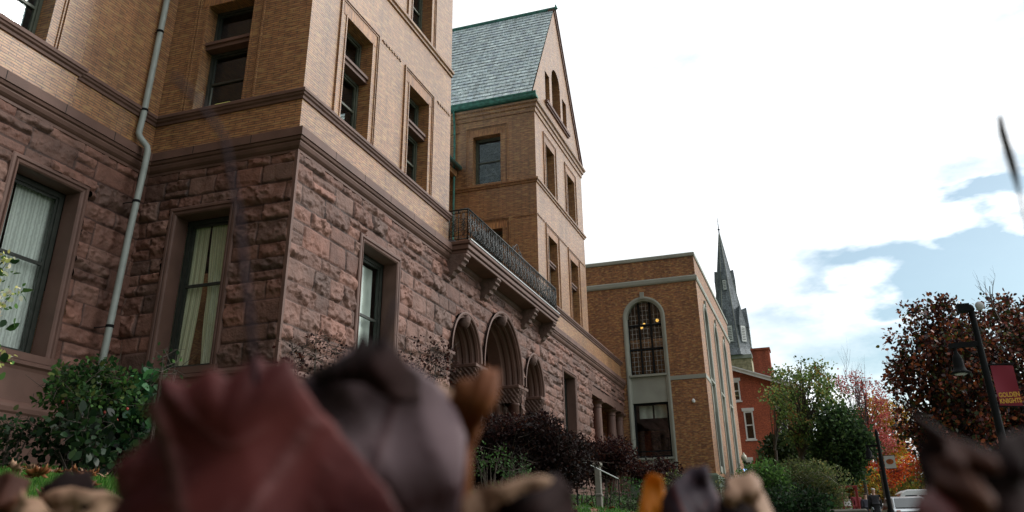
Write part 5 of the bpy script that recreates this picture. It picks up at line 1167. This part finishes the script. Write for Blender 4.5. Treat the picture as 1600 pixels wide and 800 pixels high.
# ================================================================== people
def skinmesh(name, V, E_, Rr, m, parent, root=0, sub=2):
    me = bpy.data.meshes.new(name); me.from_pydata([tuple(v) for v in V], E_, []); me.update(); o = bpy.data.objects.new(name, me); COL.objects.link(o); me.materials.append(MATS[m])
    if parent is not None: o.parent = parent
    md = o.modifiers.new('skin', 'SKIN'); md.use_smooth_shade = True; sk = me.skin_vertices[0].data
    for i, r in enumerate(Rr): sk[i].radius = (r, r) if not isinstance(r, tuple) else r; sk[i].use_root = (i == root)
    md = o.modifiers.new('sub', 'SUBSURF'); md.levels = sub; md.render_levels = sub; return o
simple('skin', (.50, .30, .22), .6); simple('black_cloth', (.015, .016, .02), .9); simple('jeans', (.42, .47, .52), .9); simple('dark_cloth', (.04, .04, .055), .9); simple('maroon_cloth', (.22, .03, .04), .9); simple('white_cloth', (.72, .72, .70), .9); simple('hair', (.05, .035, .025), .8); simple('shoe', (.05, .05, .05), .6)
def person(x, y, yaw, Ht, label, jacket, trousers, headm, hat=None, stride=.22, seed=1):
    g = gz(x, y); k = Ht / 1.75; root = thing('person', label, 'person', (x, y, g), 'people walking on the pavement'); root.rotation_euler = (0, 0, yaw)
    q = lambda a, b_, c: (a * k, b_ * k, c * k); s_ = stride
    # body: +x is the walking direction
    V = [q(0, 0, .95), q(0, 0, 1.12), q(0, 0, 1.32), q(0, 0, 1.46), q(.01, 0, 1.54), q(.02, 0, 1.62), q(.02, 0, 1.70),
         q(0, .18, 1.42), q(-.04, .23, 1.16), q(.08, .24, .93), q(.13, .24, .86), q(0, -.18, 1.42), q(.05, -.23, 1.16), q(.16, -.24, .94), q(.21, -.24, .87),
         q(0, .10, .9), q(s_ * .5, .11, .52), q(s_, .11, .09), q(s_ + .12, .11, .04), q(0, -.10, .9), q(-s_ * .2, -.11, .50), q(-s_, -.11, .12), q(-s_ + .12, -.11, .04)]
    E_ = [(0, 1), (1, 2), (2, 3), (3, 4), (4, 5), (5, 6), (2, 7), (7, 8), (8, 9), (9, 10), (2, 11), (11, 12), (12, 13), (13, 14), (0, 15), (15, 16), (16, 17), (17, 18), (0, 19), (19, 20), (20, 21), (21, 22)]
    Rr = [.13, .12, .14, .06, .05, .09, .07, .055, .045, .036, .035, .055, .045, .036, .035, .085, .06, .042, .035, .085, .06, .042, .035]
    skinmesh('body', V, E_, [r * k for r in Rr], 'skin', root)
    jv = V[0:4] + V[7:10] + V[11:14] + [q(0, 0, .82)]; je = [(0, 1), (1, 2), (2, 3), (2, 4), (4, 5), (5, 6), (2, 7), (7, 8), (8, 9), (0, 10)]
    skinmesh('jacket', jv, je, [r * k for r in (.175, .165, .19, .085, .085, .068, .055, .085, .068, .055, .17)], jacket, root)
    tv = [V[0]] + V[15:18] + V[19:22]; skinmesh('trousers', tv, [(0, 1), (1, 2), (2, 3), (0, 4), (4, 5), (5, 6)], [r * k for r in (.14, .10, .075, .06, .10, .075, .06)], trousers, root)
    for a in (17, 21): 
        v = V[a]; skinmesh('shoe', [(v[0] - .03, v[1], v[2] - .04), (v[0] + .13 * k, v[1], v[2] - .055)], [(0, 1)], [.05 * k, .042 * k], 'shoe', root)
    skinmesh('hat' if hat else 'hair', [q(-.01, 0, 1.66), q(-.005, 0, 1.735)], [(0, 1)], [.118 * k, .085 * k], hat or 'hair', root)
    return root
def on_px(x, D): p = at(x, 800, D); return p.x, p.y
px_, py_ = on_px(1370, 42); person(px_, py_, R(10), 1.82, 'person in a black jacket, white hat and pale jeans walking away', 'black_cloth', 'jeans', 'white_cloth', hat='white_cloth')
px_, py_ = on_px(1356, 43); person(px_, py_, R(20), 1.66, 'person in dark clothes beside the one in the white hat', 'dark_cloth', 'dark_cloth', 'hair')
px_, py_ = on_px(1342, 43); person(px_, py_, R(200), 1.78, 'person in a maroon top between the red frame and the dark-clothed one', 'maroon_cloth', 'dark_cloth', 'hair')
px_, py_ = on_px(1327, 44); person(px_, py_, R(160), 1.72, 'person in a white top seen through the red frame', 'white_cloth', 'dark_cloth', 'hair')

# ================================================================== vehicles
simple('van_paint', (.74, .76, .76), .3, var=.03, spec=.6); simple('silver_paint', (.45, .48, .50), .28, metal=.5, var=.03); simple('tyre', (.02, .02, .02), .9); simple('car_glass', (.03, .045, .05), .08, spec=.8); simple('tail_red', (.45, .02, .02), .3)
def vehicle(name, x, y, yaw, L_, Wd, prof, wins, paint, label, cat):
    g = gz(x, -5) + .012; root = thing(name, label, cat, (x, y, g)); root.rotation_euler = (0, 0, yaw)
    n = len(prof); V = []
    hw = Wd / 2
    rows = [(-hw, .0), (-hw, 1.0), (hw, 1.0), (hw, 0)]
    zz = max(p[1] for p in prof)
    def wx(z): return hw * (1 - .14 * max(0, (z - zz * .52) / (zz * .48)))
    for s_, e in ((-1, .0), (-1, .03), (1, .03), (1, .0)):
        for px, pz_ in prof: V.append((px * (1 - (.02 if e == 0 else 0)), s_ * (wx(pz_) - (0 if e == 0 else .05)), pz_ - (.03 if (e == 0 and pz_ > zz * .9) else 0)))
    F = []
    for r, r2 in ((0, 1), (1, 2), (2, 3)):
        for i in range(n): F.append((r * n + i, r * n + (i + 1) % n, r2 * n + (i + 1) % n, r2 * n + i))
    F += [tuple(range(n)), tuple(range(4 * n - 1, 3 * n - 1, -1))]
    bd = linkmesh('body', V, F, paint, None, base=(0, 0, 0)); bd.parent = root
    for w_ in wins['side']:
        for s_ in (-1, 1):
            b = MB(); b.poly([(a, s_ * (wx(c_) + .004), c_) for a, c_ in w_]); o = b.build('window', 'car_glass'); o.parent = root; o.location = (0, 0, 0)
    for (xa, za, xb, zb, k) in wins['end']:
        b = MB(); b.quad((xa, -wx(za) * .88, za), (xa, wx(za) * .88, za), (xb, wx(zb) * .86, zb), (xb, -wx(zb) * .86, zb)); o = b.build(k, 'car_glass'); o.parent = root
    for wxx in (-L_ * .31, L_ * .31):
        for s_ in (-1, 1):
            b = MB(); b.lathe((0, 0, 0), [(.24, -.1), (.33, -.09), (.345, 0), (.33, .09), (.24, .1)], 20); vv = [(wxx + a, s_ * (hw - .09) + c_, .345 + d_) for a, d_, c_ in b.v]; o = linkmesh('tyre', vv, b.f, 'tyre', None); o.parent = root
            b = MB(); b.lathe((0, 0, 0), [(.02, -.105), (.23, -.102), (.235, 0), (.23, .102), (.02, .105)], 14); vv = [(wxx + a, s_ * (hw - .09) + c_, .345 + d_) for a, d_, c_ in b.v]; o2 = linkmesh('rim', vv, b.f, 'pale_metal', None); o2.parent = o
    for s_ in (-1, 1):
        b = MB(); b.bevbox(-L_ / 2 - .012, s_ * (hw - .2) - .1, .75, -L_ / 2 + .06, s_ * (hw - .2) + .1, 1.0, .01); o = b.build('tail_light', 'tail_red'); o.parent = root
        b = MB(); b.bevbox(L_ / 2 - .06, s_ * (hw - .25) - .14, .62, L_ / 2 + .012, s_ * (hw - .25) + .14, .8, .01); o = b.build('headlight', 'pale_metal'); o.parent = root
    return root
vprof = [(-2.6, .35), (-2.62, 1.0), (-2.55, 2.05), (-2.4, 2.22), (1.2, 2.25), (1.5, 2.1), (2.0, 1.35), (2.6, 1.1), (2.66, .6), (2.6, .35)]
vw = {'side': [[(-2.35, 1.3), (-1.5, 1.3), (-1.5, 1.95), (-2.35, 1.95)], [(-1.38, 1.3), (-.45, 1.3), (-.45, 1.95), (-1.38, 1.95)], [(-.33, 1.3), (.6, 1.3), (.6, 1.95), (-.33, 1.95)], [(.72, 1.3), (1.75, 1.3), (1.35, 1.95), (.72, 1.95)]], 'end': [(-2.60, 1.3, -2.575, 1.98, 'rear_window'), (2.02, 1.4, 1.56, 2.05, 'windscreen')]}
q = at(1452, 800, 58); vehicle('parked_van', q.x, q.y, R(100), 5.2, 1.95, vprof, vw, 'van_paint', 'white passenger van parked across the end of the street', 'van')
cprof = [(-2.2, .3), (-2.22, .95), (-1.95, 1.1), (-1.45, 1.62), (-.9, 1.70), (.35, 1.70), (1.1, 1.12), (2.05, .95), (2.2, .7), (2.2, .3)]
cw_ = {'side': [[(-1.65, 1.12), (-.65, 1.12), (-.65, 1.58), (-1.3, 1.55)], [(-.55, 1.12), (.85, 1.12), (.35, 1.58), (-.55, 1.6)]], 'end': [(-1.97, 1.14, -1.5, 1.6, 'rear_window'), (1.08, 1.16, .40, 1.66, 'windscreen')]}
q = at(1412, 800, 52); vehicle('parked_car', q.x, q.y, R(8), 4.4, 1.8, cprof, cw_, 'silver_paint', 'silver car parked left of the white van', 'car')
q = at(1385, 800, 64); vehicle('parked_car', q.x, q.y, R(8), 4.4, 1.8, cprof, cw_, 'van_paint', 'pale car parked beyond the distant lamp post', 'car')

# ================================================================== fallen leaves on the lawn
MAPLE = [(0, -.50), (.04, -.22), (.30, -.34), (.27, -.20), (.50, -.10), (.42, -.02), (.56, .16), (.36, .14), (.30, .22), (.22, .18), (.26, .40), (.14, .36), (.0, .62), (-.14, .36), (-.26, .40), (-.22, .18), (-.30, .22), (-.36, .14), (-.56, .16), (-.42, -.02), (-.50, -.10), (-.27, -.20), (-.30, -.34), (-.04, -.22)]
def sheet(outline, rings, disp, close=True):
    """star-shaped sheet: rings of the outline shrunk towards its middle; disp(u, v, t) gives the height off the plane"""
    O = np.array(outline, float); c = O.mean(0); n = len(O); V = [(*c, disp(*c, 0.0))]; vn = [1.0]
    for r in range(1, rings + 1):
        t = r / rings
        for k in range(n): p = c + (O[k] - c) * t; V.append((p[0], p[1], disp(p[0], p[1], t))); vn.append(1.0 if (k % 6 == 0) else 0.0)
    F = [(0, 1 + k, 1 + (k + 1) % n) for k in range(n)]
    for r in range(1, rings):
        a, b_ = 1 + (r - 1) * n, 1 + r * n
        F += [(a + k, b_ + k, b_ + (k + 1) % n, a + (k + 1) % n) for k in range(n)]
    return np.array(V), F, vn
def densify(o, m): return [tuple(np.array(o[k]) * (1 - j / m) + np.array(o[(k + 1) % len(o)]) * j / m) for k in range(len(o)) for j in range(m)]
protos = []
for s_, (m, cl_) in enumerate((('dry_tan', .35), ('dry_brown', .5), ('dry_tan', .8), ('dry_orange', .6))):
    r_ = random.Random(s_); ph = r_.uniform(0, 6)
    V, F, vn = sheet(densify(MAPLE, 2), 5, lambda u, v, t: cl_ * (u * u * .9 + v * v * .3) + .10 * math.sin(7 * u + ph) * math.sin(6 * v + ph) + .25 * cl_ * t ** 3)
    me_o = linkmesh('fallen_leaf', V * .13, F, m, None, vein=vn, smooth=True); md = me_o.modifiers.new('thick', 'SOLIDIFY'); md.thickness = .0007
    protos.append(me_o)
TXT = ['dry tan maple leaf lying curled on the lawn', 'dark brown maple leaf lying curled on the lawn', 'pale tan cupped maple leaf lying on the lawn', 'orange-brown cupped maple leaf lying on the lawn']
r_ = random.Random(77); spots = []
for (x0, x1, y0, y1, n_) in ((3.0, 12.5, 3.0, 12.3, 110), (9, 34, 1.0, 8.0, 110), (1.0, 3.5, .5, 3.0, 40)):
    for k in range(n_): spots.append((r_.uniform(x0, x1), r_.uniform(y0, y1)))
for k, (x, y, D) in enumerate([(30, 0, 11.2), (60, 0, 11.5), (85, 0, 11), (100, 0, 9.5), (115, 0, 10), (128, 0, 9), (135, 0, 9.6), (150, 0, 9.9), (160, 0, 9.4), (10, 0, 10), (20, 0, 7), (140, 0, 8.2), (165, 0, 10.2)]):
    p = at(x, 735, D); spots.append((p.x, p.y))
for k, (x, y) in enumerate(spots):
    q = k % 4; o = protos[q] if k < 4 else protos[q].copy()
    if k >= 4: COL.objects.link(o)
    o.location = (x, y, gz(x, y) + .05); o.rotation_euler = (r_.gauss(0, .45), r_.gauss(0, .45), r_.uniform(0, 6.28)); s_ = r_.uniform(.7, 1.25); o.scale = (s_, s_, s_)
    tag(o, TXT[q], 'leaf', 'fallen maple leaves strewn over the lawn')

# ================================================================== leaves right in front of the lens
def near_leaf(pts, D, m, label, seed, curl=.012, tilt=0.5, stem=None, base_y=900, name='fallen_leaf', rings=8):
    """a big dry leaf standing on edge in the leaf pile; pts: outline, metres from its middle"""
    O = np.array([(x, y) for x, y in pts], float); cpx = O.mean(0); k = D / 1315.294
    C = rt * ((cpx[0] - 800) * k) + up * ((267 - cpx[1]) * k) + fw * D
    loc = [((x - cpx[0]) * k, (cpx[1] - y) * k) for x, y in pts]; r_ = random.Random(seed); ph = [r_.uniform(0, 6) for _ in range(4)]
    S_ = max(abs(v) for p in loc for v in p); mid_ = np.array(loc).mean(0)
    va = [r_.uniform(0, 6.28) for _ in range(7)]
    def rib(u, v):
        """closeness to a vein: ribs fan out from a point near the bottom of the blade, with side veins"""
        du, dv = u - mid_[0] * 1.0, v - (mid_[1] - S_ * .55); a_ = math.atan2(dv, du) * 3.2 + va[0]; rr_ = math.hypot(du, dv) / S_
        m1 = max(0, 1 - abs(math.sin(a_)) * max(rr_, .35) * 8) * .8; m2 = max(0, 1 - abs(math.sin(rr_ * 9 + abs(math.sin(a_)) * 4)) * 7) * .35; return max(m1, m2)
    f = lambda u, v, t: curl * (math.sin(3.2 * u / S_ + ph[0]) * math.cos(2.6 * v / S_ + ph[1]) + .45 * math.sin(7 * u / S_ + ph[2] + 2 * v / S_) + .4 * math.sin(9 * v / S_ + ph[3]) + .15 * abs(math.sin(9 * u / S_ + 5 * v / S_ + ph[1]))) + (v / math.tan(1.2) * tilt) + curl * 1.2 * t ** 4 - .0018 * rib(u, v)
    loc = densify(loc, 5); loc = [(x * (1 + r_.gauss(0, .012)), y * (1 + r_.gauss(0, .012))) for x, y in loc]
    V, F, _ = sheet(loc, 22, f); vn = [rib(p[0], p[1]) * .9 for p in V]
    W_ = np.array([C + rt * a + up * b_ + fw * c_ for a, b_, c_ in V]); o = linkmesh(name, W_, F, m, None, vein=vn, smooth=True, base=tuple(C))
    md = o.modifiers.new('thick', 'SOLIDIFY'); md.thickness = .0006
    tag(o, label, 'leaf')
    if stem:
        b = MB(); P_ = [rt * ((x - 800) * d_ / 1315.294) + up * ((267 - y) * d_ / 1315.294) + fw * d_ for x, y, d_ in stem]; b.tube(P_, [.0010 - .0004 * k_ / len(P_) for k_ in range(len(P_))], 6); b.build('leaf_stem', 'dry_purple', o, smooth=True)
    return o
near_leaf([(150, 870), (172, 790), (160, 745), (200, 712), (222, 690), (206, 655), (228, 636), (236, 598), (272, 612), (312, 590), (340, 606), (374, 574), (396, 590), (428, 582), (456, 628), (520, 700), (600, 770), (650, 850), (600, 930), (380, 950), (200, 930)], .24, 'dry_red', 'large blurred dark red maple leaf standing up in front, left', 1, curl=.005, stem=[(400, 600, .24), (388, 480, .245), (372, 330, .25), (350, 215, .25), (312, 160, .24), (270, 118, .23)])
near_leaf([(405, 650), (392, 604), (430, 596), (462, 604), (500, 580), (545, 552), (600, 562), (650, 600), (690, 640), (725, 700), (722, 770), (700, 880), (620, 920), (540, 820), (470, 720)], .28, 'dry_mauve', 'crumpled blurred greyish mauve maple leaf behind the large red one', 2, curl=.008, tilt=.6)
near_leaf([(455, 612), (488, 588), (515, 572), (545, 560), (556, 532), (572, 545), (596, 535), (618, 560), (640, 596), (655, 640), (620, 628), (570, 600), (500, 600)], .27, 'dry_dark', 'dark red curled leaf tip on top of the mauve leaf', 3, curl=.006, stem=[(590, 560, .27), (605, 510, .27), (618, 470, .27)])
near_leaf([(660, 830), (668, 740), (676, 690), (698, 655), (712, 608), (740, 600), (757, 582), (778, 590), (776, 628), (752, 664), (746, 700), (733, 730), (730, 790), (715, 880), (680, 900)], .30, 'dry_orange', 'blurred orange-brown leaf tip curling upward in the middle', 4, curl=.008)
near_leaf([(655, 640), (668, 606), (690, 602), (706, 625), (700, 665), (680, 690)], .31, 'dry_tan', 'small pale tan leaf edge left of the orange-brown tip', 5, curl=.004)
near_leaf([(700, 860), (718, 815), (745, 792), (800, 773), (852, 762), (874, 768), (900, 800), (915, 870), (800, 900)], .30, 'dry_dark', 'blurred dark brown curled leaf low in the middle', 6, curl=.010, tilt=.1)
near_leaf([(722, 792), (765, 768), (850, 752), (864, 757), (852, 763), (800, 773), (744, 792), (730, 800), (742, 850), (715, 850)], .29, 'dry_tan', 'pale tan rim of a leaf above the dark brown one', 7, curl=.004, tilt=.1)
near_leaf([(985, 860), (1002, 805), (1015, 772), (1024, 752), (1040, 758), (1046, 790), (1058, 850), (1040, 900)], .42, 'bright_orange', 'bright orange blurred leaf tip at the bottom', 8, curl=.005)
near_leaf([(1038, 860), (1038, 790), (1050, 760), (1085, 750), (1112, 742), (1122, 760), (1134, 800), (1140, 870), (1080, 900)], .42, 'dry_purple', 'dark purple blurred leaf right of the bright orange tip', 9, curl=.010)
near_leaf([(1128, 770), (1142, 758), (1185, 753), (1200, 768), (1212, 800), (1218, 850), (1200, 840), (1185, 800), (1160, 786), (1135, 790)], .40, 'dry_tan', 'pale pinkish tan blurred leaf low right of the middle', 10, curl=.006, stem=[(1160, 790, .40), (1138, 770, .40), (1132, 750, .40), (1142, 738, .40)])
near_leaf([(1120, 870), (1135, 800), (1165, 790), (1195, 805), (1240, 870), (1180, 910)], .41, 'dry_dark', 'dark leaf lying under the pale pinkish tan one', 11, curl=.006)
near_leaf([(1478, 900), (1470, 800), (1500, 740), (1508, 722), (1490, 684), (1530, 712), (1575, 722), (1610, 706), (1680, 700), (1740, 800), (1720, 930), (1580, 960)], .22, 'dry_dark', 'large very dark blurred leaf filling the lower right corner', 12, curl=.012)
near_leaf([(1482, 800), (1480, 765), (1500, 735), (1530, 712), (1560, 720), (1556, 765), (1530, 800), (1500, 815)], .215, 'dry_brown', 'brown blurred leaf patch in front of the very dark leaf', 13, curl=.006)
near_leaf([(1455, 775), (1465, 752), (1490, 756), (1492, 785), (1475, 800), (1460, 795)], .23, 'dry_tan', 'small pale tan leaf edge at the left of the dark corner leaf', 14, curl=.004)
near_leaf([(1440, 860), (1450, 810), (1480, 792), (1530, 800), (1540, 860), (1490, 900)], .21, 'dry_red', 'dark red leaf below the small tan leaf edge at right', 15, curl=.006)
near_leaf([(-30, 860), (-30, 760), (5, 745), (24, 765), (26, 800), (10, 860)], .45, 'dry_brown', 'reddish brown blurred leaf at the bottom left corner', 16, curl=.008, tilt=.1)
near_leaf([(30, 850), (38, 780), (60, 765), (110, 760), (160, 765), (178, 800), (170, 860), (100, 890)], .46, 'dry_dark', 'dark curled leaf with a tan rim at the lower left', 17, curl=.012, tilt=.1)
near_leaf([(48, 782), (80, 768), (130, 770), (165, 776), (183, 798), (180, 850), (160, 830), (150, 795), (110, 772), (80, 770), (84, 800), (78, 850), (70, 850), (72, 775)], .45, 'dry_tan', 'tan leaf rim and rib at the lower left', 18, curl=.004, tilt=.1)
near_leaf([(12, 800), (28, 768), (50, 782), (70, 812), (50, 850), (20, 850)], .44, 'dry_tan', 'small pale tan leaf at the bottom left', 19, curl=.005, tilt=.1)
# the pile they stand in
r_ = random.Random(55); cols_ = ['dry_brown', 'dry_tan', 'dry_dark', 'dry_red']
pile = []
V, F, vn = sheet(densify(MAPLE, 2), 5, lambda u, v, t: .5 * (u * u * .9 + v * v * .3) + .10 * math.sin(7 * u) * math.sin(6 * v))
for m in cols_: 
    o = linkmesh('fallen_leaf', V * .13, F, m, None, vein=vn, smooth=True); md = o.modifiers.new('thick', 'SOLIDIFY'); md.thickness = .0007; pile.append(o)
TX2 = {'dry_brown': 'brown leaf in the loose pile in front of the lens', 'dry_tan': 'tan leaf in the loose pile in front of the lens', 'dry_dark': 'nearly black leaf in the loose pile in front of the lens', 'dry_red': 'dark red leaf in the loose pile in front of the lens'}
for k in range(44):
    o = pile[k % 4] if k < 4 else pile[k % 4].copy()
    if k >= 4: COL.objects.link(o)
    az_ = r_.uniform(-14, 50); d_ = r_.uniform(.2, .6); x, y = d_ * math.cos(R(az_)), d_ * math.sin(R(az_)); top_ = -.040 * d_ / .3 - .015
    o.location = (x, y, min(gz(x, y) + r_.uniform(.01, .07), top_ - .005)); o.rotation_euler = (r_.gauss(0, .22), r_.gauss(0, .22), r_.uniform(0, 6.28)); s_ = r_.uniform(.6, .95); o.scale = (s_, s_, s_)
    tag(o, TX2[cols_[k % 4]], 'leaf', 'loose pile of leaves before the lens')
# twig standing at the right
b = MB(); P_ = [rt * ((x - 800) * d_ / 1315.294) + up * ((267 - y) * d_ / 1315.294) + fw * d_ for x, y, d_ in ((1562, 180, .36), (1566, 205, .36), (1575, 235, .36), (1583, 262, .36), (1592, 300, .36), (1605, 360, .36), (1640, 500, .36), (1680, 700, .35), (1700, 960, .34))]
b.tube(P_, [.0011, .0017, .0018, .0017, .0006, .0006, .0008, .0010, .0012], 8); o = b.build('dry_twig', 'twig_bark', None, smooth=True, base=(P_[-1].x, P_[-1].y, P_[-1].z)); tag(o, 'thin blurred dark twig rising against the white sky at right', 'twig')
